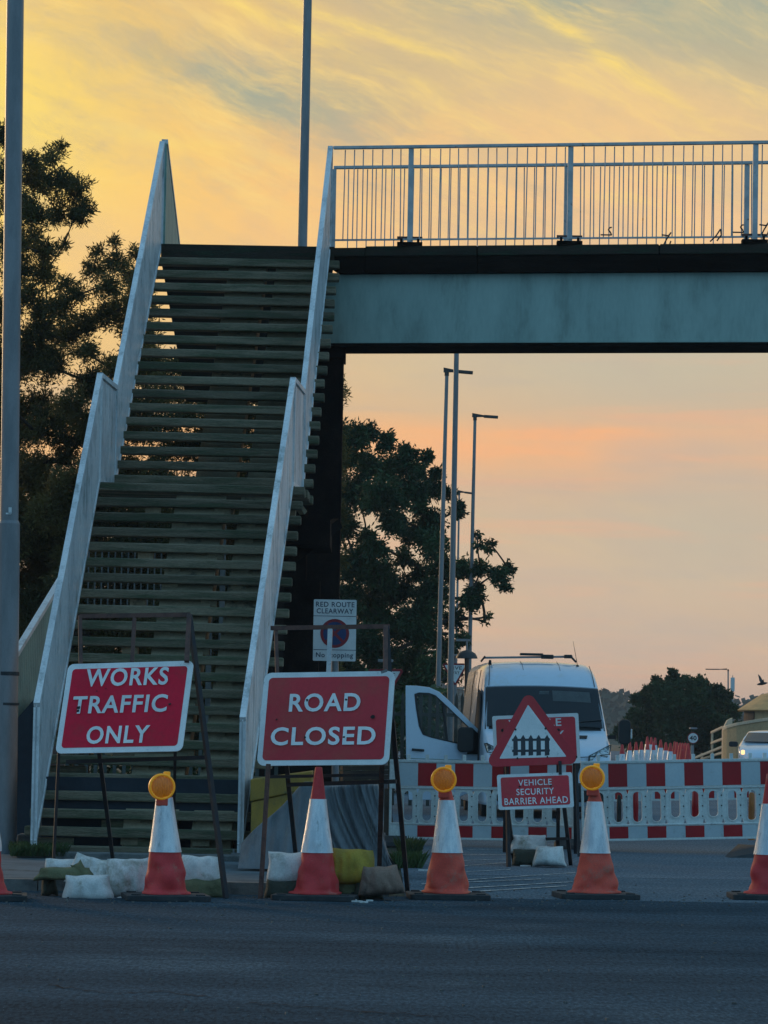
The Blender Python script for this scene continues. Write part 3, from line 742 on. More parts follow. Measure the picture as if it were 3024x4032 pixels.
# ================================================================== lamp posts
def lamp_post(label, top, bot_px, d, r0, r1, head=None, ytop=None, shoulder=None, group='lamp posts beside the road', hs=1.0):
    """top=(px,py), bot_px=(px,py) another point of the axis; r0 radius at top"""
    T = P(top[0], top[1], d); Bq = P(bot_px[0], bot_px[1], d)
    dirv = (Bq-T).normalized(); base = T+dirv*((T.z-gz(d))/-dirv.z)
    root = thing('lamp_post', label, 'lamp post', base, group)
    mb = MB()
    if shoulder:
        Sh = T+dirv*((T.z-shoulder)/-dirv.z)
        mb.tube(Sh, T, r1, r0, 20); mb.build('column', 'galvanised', root)
        mb = MB(); mb.tube(base, Sh-dirv*-.0, r1*1.19, r1*1.17, 20); mb.tube(Sh, Sh-dirv*.03, r1*1.17, r1*1.02, 20); mb.build('base_section', 'galvanised', root)
    else:
        mb.tube(base, T, r1, r0, 14); mb.build('column', 'galvanised', root)
    if head:
        mb = MB()
        hx, hy = head; E = P(hx, hy, d); k = (E-T); nk = k.length
        mb.tube(T, T+Vector((0, 0, .10*hs)), r0*1.25, r0*1.2, 10)
        mb.build('collar', 'lamp_dark', root)
        mb = MB(); a = T+Vector((-.06*hs, 0, .08*hs)); m1 = T+k*.38+Vector((0, 0, .06*hs))
        mb.add([a+Vector((0, -.05, -.02)), a+Vector((0, .05, -.02)), a+Vector((0, .05, .07*hs)), a+Vector((0, -.05, .07*hs)),
                m1+Vector((0, -.03, -.02)), m1+Vector((0, .03, -.02)), m1+Vector((0, .03, .03)), m1+Vector((0, -.03, .03))],
               [(0, 1, 2, 3), (7, 6, 5, 4), (0, 4, 5, 1), (1, 5, 6, 2), (2, 6, 7, 3), (3, 7, 4, 0)])
        mb.build('bracket_arm', 'lamp_dark', root)
        mb = MB(); mb.bar(m1, E, .16, .055*hs); mb.build('lantern', 'lamp_dark', root, .01)
    return root
lp = lamp_post('thick pale lamp post with a wider base at the left edge of the picture', (62, -160), (22, 3300), 34.2, .084, .089, shoulder=P(30, 2062, 34.2).z)
for yb in (2650, 2655, 2772):
    c = P(32, yb, 34.2); mb = MB(); mb.tube(c-Vector((0, 0, .012)), c+Vector((0, 0, .012)), .1085, .1085, 22); mb.build('band', 'rubber', lp)
mb = MB(); c = P(40, 2010, 34.1); mb.box(c+Vector((0, -.005, 0)), (.03, .004, .06)); mb.box(c+Vector((-.015, -.005, -.03)), (.05, .004, .015)); mb.build('sticker_scrap', 'sign_white', lp)
lamp_post('slim grey lamp post rising behind the top of the stairs', (1214, -120), (1191, 966), 54, .066, .09)
lamp_post('lamp post with a dark lantern arm, left of the close pair below the bridge', (1759, 1480), (1725, 2710), 84, .045, .066, head=(1862, 1468), hs=1.3)
lamp_post('thickest of the lamp posts below the bridge, its lantern hidden behind the girder', (1801, 1165), (1773, 2742), 70, .05, .066, head=(1925, 1152), hs=1.3)
lamp_post('lamp post standing apart on the right of the group, lantern pointing right', (1870, 1655), (1849, 2584), 96, .044, .064, head=(1961, 1643), hs=1.3)
lamp_post('farthest and thinnest lamp post of the group behind the tree', (1808, 1948), (1796, 2600), 134, .036, .055, head=(1862, 1943), hs=1.2)
lamp_post('small distant lamp post with a long arm to the left, above the ramp rails', (2867, 2643), (2867, 2830), 300, .06, .08, head=(2778, 2635), hs=1.6)
r = thing('lamp_post', 'plain distant pole between the round tree and the ramp', 'lamp post', GX(2836, 290), 'lamp posts beside the road')
MB().tube(GX(2836, 290), P(2838, 2692, 290), .055, .05, 8).build('column', 'galvanised', r)
r = thing('mobile_phone_mast', 'short mast with a pale antenna drum beside the distant lamp post', 'mast', GX(2884, 280))
MB().tube(GX(2884, 280), P(2884, 2722, 280), .09, .09, 8).build('column', 'galvanised', r)
mb = MB(); mb.tube(P(2884, 2722, 280), P(2885, 2668, 280), .17, .17, 12); mb.build('antenna_drum', 'barrier_sheet', r)
mb = MB(); mb.tube(P(2885, 2668, 280), P(2885, 2658, 280), .04, .02, 6); mb.build('finial', 'galvanised', r)

# ================================================================== palisade fence behind the van door
fx0, fx1, fd = GX(1545, 63).x, GX(1905, 63).x, 63
fr = thing('palisade_fence', 'dark green palisade fence behind the open van door', 'fence', (fx0, fd, gz(fd)))
pm = MB(); hgt = P(1700, 2725, fd).z-gz(fd)
pm.add([(-.03, -.008, 0), (.03, -.008, 0), (.03, -.008, hgt-.09), (0, -.008, hgt), (-.03, -.008, hgt-.09), (-.03, .008, 0), (.03, .008, 0), (.03, .008, hgt-.09), (0, .008, hgt), (-.03, .008, hgt-.09)],
       [(0, 1, 2, 3, 4), (9, 8, 7, 6, 5), (0, 5, 6, 1), (1, 6, 7, 2), (2, 7, 8, 3), (3, 8, 9, 4), (4, 9, 5, 0)])
mat('fence_green', (.06, .075, .07), (.04, .055, .05), rough=.7, scale=4)
pme = pm.mesh('pale', 'fence_green')
n = int((fx1-fx0)/.155)
for i in range(n): inst('pale', pme, fr, (.155*i, 0, 0), (0, random.uniform(-.02, .02), 0))
for zz in (.35, hgt-.4):
    mb = MB(); mb.bar((fx0-.1, fd+.03, gz(fd)+zz), (fx1+.1, fd+.03, gz(fd)+zz), .04, .06); mb.build('rail', 'fence_green', fr)
# fence run behind the stairs
fx2, fd2 = GX(-40, 58).x, 58
fr = thing('palisade_fence', 'dark palisade fence seen between the lowest stair treads', 'fence', (fx2, fd2, gz(fd2)))
n = int((GX(1240, 58).x-fx2)/.155)
for i in range(n): inst('pale', pme, fr, (.155*i, 0, 0))
for zz in (.35, hgt-.4):
    mb = MB(); mb.bar((fx2, fd2+.03, zz), (fx2+.155*n, fd2+.03, zz), .04, .06); mb.build('rail', 'fence_green', fr)

# ================================================================== right-hand building, ramp
bl = thing('round_building', 'low beige round building with a tan roof and curved wall at the right edge', 'building', GX(3110, 124))
def arc_wall(cx, cy, rad, z0, z1, a0, a1, th, n=24, mbx=None):
    mb = mbx or MB()
    for i in range(n):
        qa, qb = math.radians(a0+(a1-a0)*i/n), math.radians(a0+(a1-a0)*(i+1)/n)
        f = lambda q, r, z: Vector((cx+math.cos(q)*r, cy+math.sin(q)*r, z))
        mb.add([f(qa, rad, z0), f(qb, rad, z0), f(qb, rad-th, z0), f(qa, rad-th, z0), f(qa, rad, z1), f(qb, rad, z1), f(qb, rad-th, z1), f(qa, rad-th, z1)],
               [(0, 1, 5, 4), (2, 3, 7, 6), (4, 5, 6, 7)])
    return mb
bc = P(3230, 2800, 130); brad = bc.x-P(2930, 2800, 130).x
arc_wall(bc.x, 130, brad, gz(130), P(2960, 2790, 130).z, 90, 360, .3).build('wall', 'beige_render', bl)
mb = MB(); z_e = P(2916, 2800, 130-.5).z; zr = P(3024, 2735, 130).z
n = 32; vs = []; R1 = brad+.25
for k, (rr_, zz) in enumerate(((R1-.05, z_e-.0), (R1, z_e+.05), (R1*.72, z_e+.62), (R1*.3, z_e+.95), (.05, z_e+1.05))):
    for i in range(n):
        q = 2*PI*i/n; vs.append((bc.x+math.cos(q)*rr_, 130+math.sin(q)*rr_, zz))
fs = [(k*n+i, k*n+(i+1) % n, (k+1)*n+(i+1) % n, (k+1)*n+i) for k in range(4) for i in range(n)]+[tuple(range(n))[::-1]]
mb.add(vs, fs); mb.build('roof', 'roof_tan', bl)
arc_wall(bc.x, 130, brad+.012, P(2960, 2850, 130).z, P(2960, 2800, 130).z, 180, 205, .02).build('eave_dark_band', 'brown_board', bl)  # plain dark strip on the wall just under the eave
# lower curved boundary wall
rw = thing('curved_wall', 'beige rendered boundary wall with pale coping behind the white car', 'wall', GX(2860, 118))
rp = [(2849, 118.0, 2866), (2862, 117.6, 2858), (2900, 117.0, 2848), (2950, 116.4, 2839), (3024, 115.6, 2828), (3150, 114.5, 2812), (3400, 113, 2790)]
mb = MB(); cp = MB()
for (a, da, ya), (b, db, yb) in zip(rp[:-1], rp[1:]):
    p, q = P(a, ya+9, da), P(b, yb+9, db); z0 = gz(da)
    mb.add([(p.x, p.y, z0), (q.x, q.y, z0), tuple(q), tuple(p), (p.x, p.y+.3, z0), (q.x, q.y+.3, z0), (q.x, q.y+.3, q.z), (p.x, p.y+.3, p.z)], [(0, 1, 2, 3), (5, 4, 7, 6), (3, 2, 6, 7), (0, 3, 7, 4), (1, 5, 6, 2)])
    cp.add([(p.x, p.y-.06, p.z), (q.x, q.y-.06, q.z), (q.x, q.y-.06, q.z+.09), (p.x, p.y-.06, p.z+.09), (p.x, p.y+.36, p.z), (q.x, q.y+.36, q.z), (q.x, q.y+.36, q.z+.09), (p.x, p.y+.36, p.z+.09)], [(0, 1, 2, 3), (5, 4, 7, 6), (3, 2, 6, 7), (0, 3, 7, 4), (1, 5, 6, 2), (0, 4, 5, 1)])
mb.build('wall_face', 'beige_render', rw); cp.build('coping', 'coping', rw)
mb = MB(); a, b = P(2847, 2872, 118.3), P(2884, 2826, 119.5)
mb.add([(a.x, 118.3, gz(118)), (b.x, 119.5, gz(118)), tuple(b), (a.x+.15, 118.4, b.z-.1), (a.x, 118.3, a.z), (a.x, 118.7, gz(118)), (b.x, 119.9, gz(118)), (b.x, 119.9, b.z), (a.x+.15, 118.8, b.z-.1), (a.x, 118.7, a.z)],
       [(0, 1, 2, 3, 4), (9, 8, 7, 6, 5), (1, 6, 7, 2), (0, 4, 9, 5), (4, 3, 8, 9), (3, 2, 7, 8)]); mb.build('end_pier', 'coping', rw)
rr = thing('ramp_railing', 'four pale slanting ramp rails left of the beige wall', 'railing', GX(2780, 120))
for (a, b) in (((2802, 2884), (2848, 2862)), ((2802, 2926), (2848, 2908)), ((2740, 2983), (2848, 2939)), ((2762, 2990), (2848, 2962))):
    mb = MB(); mb.bar(P(a[0], a[1], 121), P(b[0], b[1], 119), .08, .07); mb.build('rail', 'coping', rr)
mb = MB(); mb.tube(GX(2804, 121), P(2804, 2884, 121), .04, .04, 8); mb.build('post', 'coping', rr)
mb = MB(); mb.tube(GX(2764, 121), P(2764, 2965, 121), .04, .04, 8); mb.build('post', 'coping', rr)

# ================================================================== bird
c = P(3001, 2692, 60)
bd_ = MB(); bd_.lathe([(.002, -.09), (.018, -.06), (.026, 0), (.02, .05), (.012, .075), (.002, .10)], 10)
R = Matrix.Rotation(math.radians(80), 3, 'Y'); bd_.v = [c+R @ v for v in bd_.v]
bird = bd_.build('bird', 'lamp_dark')
tag(bird, 'small dark bird in flight above the beige building', 'bird')
for s_, pts in ((1, ((0, 0, 0), (.03, .02, .02), (-.02, .10, .12), (-.06, .12, .16), (-.04, .05, .04))), (-1, ((0, 0, 0), (.03, -.02, .02), (.02, -.04, .07), (-.09, -.1, -.03), (-.05, -.03, -.005)))):
    mb = MB(); mb.prism([c+Vector(p) for p in pts], Vector((0, 0, .006))); mb.build('wing', 'lamp_dark', bird)
# ================================================================== trees
import numpy as np
def tree(label, cat, base, lobes, leafsz, per, mleaf, trunk_r, d, dz=1.2, seed=1, fork=None, twigs=7, name='tree', group=None, fill=0, hang=0.0, dens_pow=2.0):
    """lobes: (px, py, r in px); leaves sit along twigs that fan out inside every lobe"""
    rng = np.random.default_rng(seed); rnd = random.Random(seed)
    root = thing(name, label, cat, base, group)
    tb = MB(); fk = fork if fork else base+Vector((0, 0, 1.8))
    # trunk with slight bends
    pts = [base]; k = 6
    for i in range(1, k+1):
        t = i/k; pts.append(base.lerp(fk, t)+Vector((rnd.uniform(-.06, .06), rnd.uniform(-.06, .06), 0)))
    for i in range(k): tb.tube(pts[i]-(Vector((0, 0, .1)) if i == 0 else Vector()), pts[i+1], trunk_r*(1-.09*i)*(1.25 if i == 0 else 1), trunk_r*(1-.09*(i+1)), 10)
    P0 = []; P1 = []; NL = []
    cs = []
    for (px, py, r) in lobes:
        dd = d+rnd.uniform(-dz, dz); cs.append((P(px, py, dd), r*dd/F))
    cs.sort(key=lambda q: (q[0]-fk).length)
    done = [(fk, 0.0, [])]; limbs = []
    for c, R_m in cs:
        lc = (c-fk).length
        best = min(done, key=lambda q: (q[0]-c).length+.35*q[1]*0+(1.2 if q[0].z > c.z+.3 else 0))
        limbs.append((best[0], c, lc)); done.append((c, lc, []))
    mx_ = max((c-fk).length for c, _ in cs)
    for a_, c, lc in limbs:
        n = 4; prev = a_; sg = (c-a_).length
        ctrl = a_.lerp(c, .5)+Vector((rnd.uniform(-.2, .2), rnd.uniform(-.2, .2), rnd.uniform(-.05, .22)))*sg
        ra = trunk_r*.30*(1-min(.93, (lc-sg)/mx_))**1.8+.009; rb = trunk_r*.30*(1-min(.93, lc/mx_))**1.8+.007
        for i in range(1, n+1):
            t = i/n; q = a_*(1-t)**2+ctrl*2*t*(1-t)+c*t*t
            tb.tube(prev, q, ra+(rb-ra)*(i-1)/n, ra+(rb-ra)*i/n, 5, False); prev = q
    for c, R_m in cs:
        for j in range(twigs):
            a = rnd.uniform(0, 2*PI); zc = rnd.uniform(-.65, 1); s = math.sqrt(max(0, 1-zc*zc))
            e = c+Vector((math.cos(a)*s, math.sin(a)*s*1.0, zc))*R_m*rnd.uniform(.55, 1.08)
            mid = c.lerp(e, .5)+Vector((rnd.uniform(-1, 1), 0, rnd.uniform(-1, 1)))*R_m*.12
            tb.tube(c, mid, .008, .006, 4, False); tb.tube(mid, e, .006, .003, 4, False)
            P0.append(c); P1.append(e); NL.append(int(per*R_m*R_m*rnd.uniform(.5, 1.5)))
    tb.build('trunk', 'bark', root)
    # leaves
    C0 = []; D0_ = []
    for c, e, n in zip(P0, P1, NL):
        t = rng.uniform(.10, 1.12, (n, 1))**.8; c_ = np.array(c); e_ = np.array(e); R_m = np.linalg.norm(e_-c_)
        p = c_+(e_-c_)*t+rng.normal(0, .17*R_m+.03, (n, 3))*(1.25-.6*t)
        if fill:
            k = n//fill; q = rng.normal(0, 1, (k, 3)); q /= np.linalg.norm(q, axis=1)[:, None]; p[:k] = c_+q*R_m*1.15*rng.uniform(0, 1, (k, 1))**.45
        C0.append(p); dd = (e_-c_)/max(R_m, 1e-6); D0_.append(np.repeat(dd[None], n, 0))
    C0 = np.concatenate(C0); D0_ = np.concatenate(D0_); n = len(C0)
    dirs = D0_*.7+rng.normal(0, .6, (n, 3)); dirs[:, 2] -= hang; dirs /= np.linalg.norm(dirs, axis=1)[:, None]
    sd_ = np.cross(dirs, rng.normal(0, 1, (n, 3))); sd_ /= np.linalg.norm(sd_, axis=1)[:, None]
    nn_ = np.cross(dirs, sd_)
    ln = leafsz[0]*rng.uniform(.6, 1.25, (n, 1)); wd = leafsz[1]*rng.uniform(.6, 1.2, (n, 1))
    v = np.stack([C0, C0+dirs*ln*.5+sd_*wd*.5, C0+dirs*ln+nn_*ln*.12, C0+dirs*ln*.45-sd_*wd*.5], 1).reshape(-1, 3)
    v -= np.array(base)
    me = bpy.data.meshes.new('leaves'); me.vertices.add(4*n); me.vertices.foreach_set('co', v.astype(np.float32).ravel())
    me.loops.add(4*n); me.loops.foreach_set('vertex_index', np.arange(4*n, dtype=np.int32))
    me.polygons.add(n); me.polygons.foreach_set('loop_start', np.arange(0, 4*n, 4, dtype=np.int32)); me.polygons.foreach_set('loop_total', np.full(n, 4, dtype=np.int32))
    me.materials.append(MATS[mleaf]); me.update(calc_edges=True)
    o = bpy.data.objects.new('crown', me); C.objects.link(o); o.parent = root; o['kind'] = 'stuff'
    return root
lob = [(0, 540, 70), (10, 690, 90), (120, 640, 55), (200, 630, 45), (238, 590, 30), (140, 720, 75), (230, 720, 70), (300, 755, 60), (335, 820, 45), (120, 850, 80), (230, 845, 62), (300, 850, 45), (60, 800, 80),
       (20, 950, 90), (120, 950, 70), (185, 1000, 55), (250, 970, 28), (60, 1080, 85), (170, 1085, 70), (388, 990, 32), (448, 955, 28), (370, 1060, 50), (460, 1040, 52), (535, 1000, 34), (530, 1090, 62), (420, 1130, 70), (310, 1165, 48), (255, 1120, 40)]
rr_ = random.Random(5)
for y in range(1210, 2900, 88):
    for x in range(-20, 560 if y < 1400 else (760 if y < 1480 else 1300), 92):
        if y < 1500 and rr_.random() < .12: continue
        if 1480 < y < 1950 and 560 < x < 740 and rr_.random() < .35: continue
        lob.append((x+rr_.uniform(-35, 35), y+rr_.uniform(-35, 35), rr_.uniform(58, 92)))
        if y > 1930: lob.append((x+rr_.uniform(-50, 50), y+rr_.uniform(-50, 50), rr_.uniform(58, 92)))
tree('tall loose leafy tree rising behind the left parapet of the stairs', 'tree', GX(330, 62), lob, (.105, .026), 1050, 'leaf_olive', .17, 62, seed=3, fork=P(300, 2450, 62), twigs=12, dz=1.2, fill=3)
lob = [(1340, 1690, 40), (1400, 1725, 55), (1452, 1705, 40), (1520, 1745, 40), (1600, 1795, 46), (1688, 1800, 28), (1350, 1800, 80), (1450, 1830, 70), (1550, 1850, 70), (1640, 1855, 52), (1720, 1865, 30), (1380, 1950, 95), (1500, 1950, 90),
       (1620, 1935, 70), (1710, 1925, 50), (1768, 1940, 30), (1350, 2080, 70), (1560, 2060, 70), (1700, 2060, 60), (1800, 2010, 36), (1650, 2090, 60), (1590, 2200, 40), (1650, 2000, 36), (1440, 2120, 40), (1660, 2260, 40), (1480, 2160, 50), (1400, 2220, 90), (1500, 2270, 75), (1700, 2150, 66), (1745, 2240, 60), (1560, 2330, 80),
       (1700, 2350, 76), (1820, 2240, 50), (1895, 2245, 36), (1930, 2140, 16), (1925, 2170, 14), (1877, 2105, 14), (1880, 2150, 16), (1960, 2270, 40), (2003, 2240, 22), (1990, 2312, 20), (1850, 2370, 46), (1870, 2320, 36), (1922, 2428, 12), (1908, 2450, 10), (1350, 2350, 80), (1450, 2400, 90), (1640, 2440, 70),
       (1560, 2480, 80), (1690, 2500, 66), (1780, 2440, 44), (1760, 2560, 46), (1820, 2520, 30), (1350, 2500, 80), (1270, 2450, 70), (1430, 2520, 76), (1500, 2590, 80), (1350, 2620, 80), (1620, 2600, 70), (1700, 2640, 60), (1420, 2690, 80), (1540, 2700, 80), (1650, 2720, 70), (1350, 2760, 80), (1480, 2790, 80), (1600, 2810, 80), (1700, 2800, 60), (1780, 2660, 36), (1230, 2650, 80), (1240, 2780, 80)]
tree('dark bushy tree behind the black bridge column and lamp posts', 'tree', GX(1520, 97), lob, (.15, .058), 900, 'leaf', .24, 97, seed=9, fork=P(1500, 2560, 97), twigs=11, dz=1.5, fill=3, hang=.3)
lob = [(2640, 2692, 28), (2585, 2682, 20), (2652, 2652, 17), (2655, 2668, 18), (2700, 2695, 34), (2690, 2675, 12), (2600, 2720, 40), (2760, 2712, 44), (2820, 2722, 32), (2858, 2735, 22), (2556, 2750, 45), (2640, 2760, 70), (2740, 2780, 70), (2830, 2780, 50), (2880, 2800, 34), (2500, 2820, 40), (2475, 2850, 28),
       (2560, 2850, 64), (2660, 2860, 72), (2760, 2870, 72), (2850, 2870, 48), (2480, 2910, 44), (2560, 2930, 60), (2660, 2950, 60), (2760, 2950, 60), (2850, 2950, 50), (2510, 2760, 24), (2900, 2870, 30), (2440, 2890, 26)]
tree('round dark green tree in the distance behind the heap of stored cones', 'tree', GX(2670, 170), lob, (.17, .11), 1000, 'leaf_far', .2, 170, seed=12, fork=P(2670, 2900, 170), twigs=9, dz=1.6, fill=2)

# ================================================================== distant hill with woods
hl = MB(); nx, ny = 60, 8
def hz_(x, d):
    px = 1512+x*F/d
    return 7.6+1.6*math.sin(x*.012+1.3)+.8*math.sin(x*.05)+.4*math.sin(x*.13)
def hf(u, v):
    x = -420+840*u; d = 760+240*v
    return Vector((x, d, hz_(x, 900)*math.sin(min(v*1.5, 1)*PI/2)+gz(d)-.3 if v < 1 else -2))
hl.grid(hf, nx, ny); tag(hl.build('hill', 'leaf_wood'), kind='structure')
rng = np.random.default_rng(4); n = 26000
vx = rng.uniform(-300, 330, n); vd = rng.uniform(770, 930, n)
clump = np.array([noise.noise(Vector((x*.06, dd*.02, 0)))*2.6+noise.noise(Vector((x*.25, dd*.05, 3)))*1.4 for x, dd in zip(vx, vd)])
bz = np.array([hz_(x, 900)*math.sin(min((dd-760)/240*1.5, 1)*PI/2) for x, dd in zip(vx, vd)])
cz = bz+rng.uniform(0, 1, n)*(4.6+clump)
c_ = np.stack([vx, vd, cz], 1); a_ = rng.normal(0, 1, (n, 3)); a_ /= np.linalg.norm(a_, axis=1)[:, None]
b_ = np.cross(a_, rng.normal(0, 1, (n, 3))); b_ /= np.linalg.norm(b_, axis=1)[:, None]
s_ = rng.uniform(.5, 1.3, (n, 1))
v = np.stack([c_-a_*s_, c_+b_*s_, c_+a_*s_, c_-b_*s_], 1).reshape(-1, 3)
me = bpy.data.meshes.new('woods'); me.from_pydata([tuple(x) for x in v], [], [(4*i, 4*i+1, 4*i+2, 4*i+3) for i in range(n)]); me.materials.append(MATS['leaf_wood'])
o = bpy.data.objects.new('far_woodland', me); C.objects.link(o); tag(o, 'hazy blue wooded ridge on the horizon behind the round tree', 'woodland', kind='stuff')
# hedge line that closes the view under the trees on the left
rng = np.random.default_rng(8); n = 16000
x0, x1 = GX(-500, 72).x, GX(1760, 72).x
vx = rng.uniform(x0, x1, n); vd = rng.normal(74, 1.0, n)
cz = rng.uniform(0, 1, n)**.8*(np.array([2.3+.8*noise.noise(Vector((x*.7, 0, 2)))+.4*noise.noise(Vector((x*2.7, 0, 5))) for x in vx]))
c_ = np.stack([vx, vd, cz], 1); a_ = rng.normal(0, 1, (n, 3)); a_ /= np.linalg.norm(a_, axis=1)[:, None]
b_ = np.cross(a_, rng.normal(0, 1, (n, 3))); b_ /= np.linalg.norm(b_, axis=1)[:, None]
v = np.stack([c_-a_*.09, c_+b_*.05, c_+a_*.09, c_-b_*.05], 1).reshape(-1, 3)
me = bpy.data.meshes.new('hedge'); me.from_pydata([tuple(x) for x in v], [], [(4*i, 4*i+1, 4*i+2, 4*i+3) for i in range(n)]); me.materials.append(MATS['leaf'])
o = bpy.data.objects.new('hedge', me); C.objects.link(o); tag(o, 'dark hedge below the bushy trees behind the palisade fence', 'hedge', kind='stuff')

# ================================================================== vehicles
def glass_mat(name, c, k):
    m = bpy.data.materials.new(name); m.use_nodes = True; t = m.node_tree; b = t.nodes['Principled BSDF']
    b.inputs['Base Color'].default_value = (*c, 1); b.inputs['Roughness'].default_value = .05
    tr = t.nodes.new('ShaderNodeBsdfTransparent'); mx = t.nodes.new('ShaderNodeMixShader'); mx.inputs[0].default_value = k
    nz = t.nodes.new('ShaderNodeTexNoise'); nz.inputs['Scale'].default_value = 3; mr = t.nodes.new('ShaderNodeMapRange'); mr.inputs[3].default_value = .03; mr.inputs[4].default_value = .16
    t.links.new(nz.outputs[0], mr.inputs[0]); t.links.new(mr.outputs[0], b.inputs['Roughness'])
    t.links.new(tr.outputs[0], mx.inputs[1]); t.links.new(b.outputs[0], mx.inputs[2]); t.links.new(mx.outputs[0], t.nodes['Material Output'].inputs[0])
    MATS[name] = m
glass_mat('window_glass', (.03, .04, .045), .35); glass_mat('windscreen_glass', (.012, .02, .028), .62)
mat('cab_dark', (.012, .016, .02), rough=.8, scale=2); mat('visor', (.42, .48, .46), rough=.8, scale=2)
def section(hw, hw_top, zt, zb, r, n=26, crown=.03, zs=1.25):
    """closed loop in x,z, from the bottom right over the roof to the bottom left"""
    pts = []
    for i in range(n+1):
        t = i/n
        # superellipse-like path
        if t < .35: a = t/.35; z = zb+(zt-r-zb)*a; x = hw if z < zs else hw+(hw_top-hw)*((z-zs)/max(zt-r-zs, .01))**1.4; pts.append((x, z))
        elif t < .45:
            a = (t-.35)/.10*PI/2; xr = hw if zt-r < zs else hw_top; pts.append((xr-r+math.cos(a)*r, zt-r+math.sin(a)*r))
        elif t <= .55:
            a = (t-.45)/.10; xr = (hw if zt-r < zs else hw_top)-r; x = xr*(1-2*a); pts.append((x, zt+crown*(1-(x/max(xr, .01))**2)))
        elif t <= .65:
            a = PI/2+(t-.55)/.10*PI/2; xr = hw if zt-r < zs else hw_top; pts.append((-(xr-r)+math.cos(a)*r, zt-r+math.sin(a)*r))
        else: a = (1-t)/.35; z = zb+(zt-r-zb)*a; x = hw if z < zs else hw+(hw_top-hw)*((z-zs)/max(zt-r-zs, .01))**1.4; pts.append((-x, z))
    return pts
def loft(stations, n=40, zs=1.25):
    mb = MB(); vs = []
    for (y, *a) in stations: vs += [Vector((x, y, z)) for x, z in section(*a, n=n, zs=zs)]
    m_ = n+1; fs = []
    for k in range(len(stations)-1):
        for i in range(n): fs.append((k*m_+i, k*m_+i+1, (k+1)*m_+i+1, (k+1)*m_+i))
        fs.append((k*m_+n, k*m_, (k+1)*m_, (k+1)*m_+n))
    mb.smooth = True; mb.add(vs, fs); mb.smooth = False
    mb.add(vs[:m_], [tuple(range(m_))[::-1]]); mb.add(vs[-m_:], [tuple(range(m_))])
    return mb
def place(mb, M): mb.v = [M @ v for v in mb.v]; return mb
VB = GX(2160, 56); VB.z = gz(56)
van = thing('panel_van', 'white high-roofed panel van facing the camera with its driver door wide open', 'van', VB)
VM = Matrix.Translation(VB) @ Matrix.Rotation(math.radians(2.7), 4, 'Z')
VI = VM.inverted()
def vb(name, mb, m, parent=None, bevel=0): return place(mb, VM).build(name, m, parent or van, bevel)
#      y,   hw,  hwtop, zt,  zb,  r
st_ = [(0.00, .86, .86, .78, .30, .12), (.03, .93, .93, .92, .24, .12), (.12, .98, .98, 1.04, .20, .12), (.35, 1.01, 1.0, 1.16, .2, .13), (.62, 1.02, 1.0, 1.28, .2, .12),
       (.80, 1.025, 1.0, 1.36, .2, .09), (1.02, 1.03, .985, 1.60, .2, .09), (1.24, 1.03, .965, 1.83, .2, .10), (1.46, 1.03, .945, 2.06, .2, .13), (1.58, 1.03, .935, 2.20, .2, .16), (1.74, 1.03, .925, 2.33, .2, .19),
       (1.98, 1.03, .92, 2.43, .2, .2), (2.4, 1.03, .92, 2.49, .2, .2), (3.2, 1.03, .92, 2.51, .2, .2), (5.4, 1.03, .92, 2.50, .2, .2), (5.5, 1.0, .90, 2.44, .25, .2)]
body = vb('body', loft([(y, a, b, c, dd, r) for (y, a, b, c, dd, r) in st_]), 'van_paint')
# slope frame of the windscreen
def wsp(u, v, off):
    """u -1..1 across, v 0 (bottom) .. 1 (top)"""
    y = .80+(1.46-.80)*v; z = 1.36+(2.06-1.36)*v
    hw = 1.0+(.945-1.0)*v
    nrm = Vector((0, -.70, .66)).normalized()
    bow = -.05*u*u
    return Vector((u*hw, y-bow*1.6, z+.03*(1-u*u)))+nrm*off
def ws_patch(u0, u1, v0, v1, off, nu=14, nv=6, rad=.0):
    mb = MB(); mb.grid(lambda a, b: wsp(u0+(u1-u0)*a, v0+(v1-v0)*b, off), nu, nv); return mb
vb('windscreen_surround', ws_patch(-.965, .965, .0, .97, .045), 'black_plastic', body)
vb('cab_interior', ws_patch(-.93, .93, .05, .93, .052), 'cab_dark', body)
vb('sun_visor', ws_patch(.16, .80, .62, .86, .062), 'visor', body)
vb('dashboard', ws_patch(-.86, .86, .06, .13, .060), 'black_plastic', body)
vb('steering_wheel', place(MB().lathe([(.17, -.012), (.19, 0), (.17, .012), (.155, 0), (.17, -.012)], 20), Matrix.Translation(wsp(-.45, .22, .06)) @ Matrix.Rotation(math.radians(45), 4, 'X')), 'black_plastic', body)
vb('mirror_inside', MB().box(wsp(.02, .80, .066), (.16, .01, .05)), 'visor', body)
vb('windscreen', ws_patch(-.945, .945, .03, .95, .085), 'windscreen_glass')
for (ua, va, ub, vb_) in ((.20, .05, .93, .20), (-.75, .05, -.05, .18)):
    vb('wiper', MB().tube(wsp(ua, va, .10), wsp(ub, vb_, .10), .011, .009, 6), 'black_plastic')
# forehead seams
for xs in (-.86, .86):
    mb = MB(); mb.path([Vector((xs*1.0, 1.50, 2.105)), Vector((xs*.985, 1.60, 2.215)), Vector((xs*.97, 1.76, 2.335)), Vector((xs*.95, 2.0, 2.452))], .006, 5); vb('roof_seam', mb, 'rubber')
for xs in (-.28, .32):
    mb = MB(); mb.path([Vector((xs, 1.76, 2.365)), Vector((xs, 2.0, 2.462)), Vector((xs, 2.4, 2.522))], .004, 5); vb('roof_seam', mb, 'rubber')
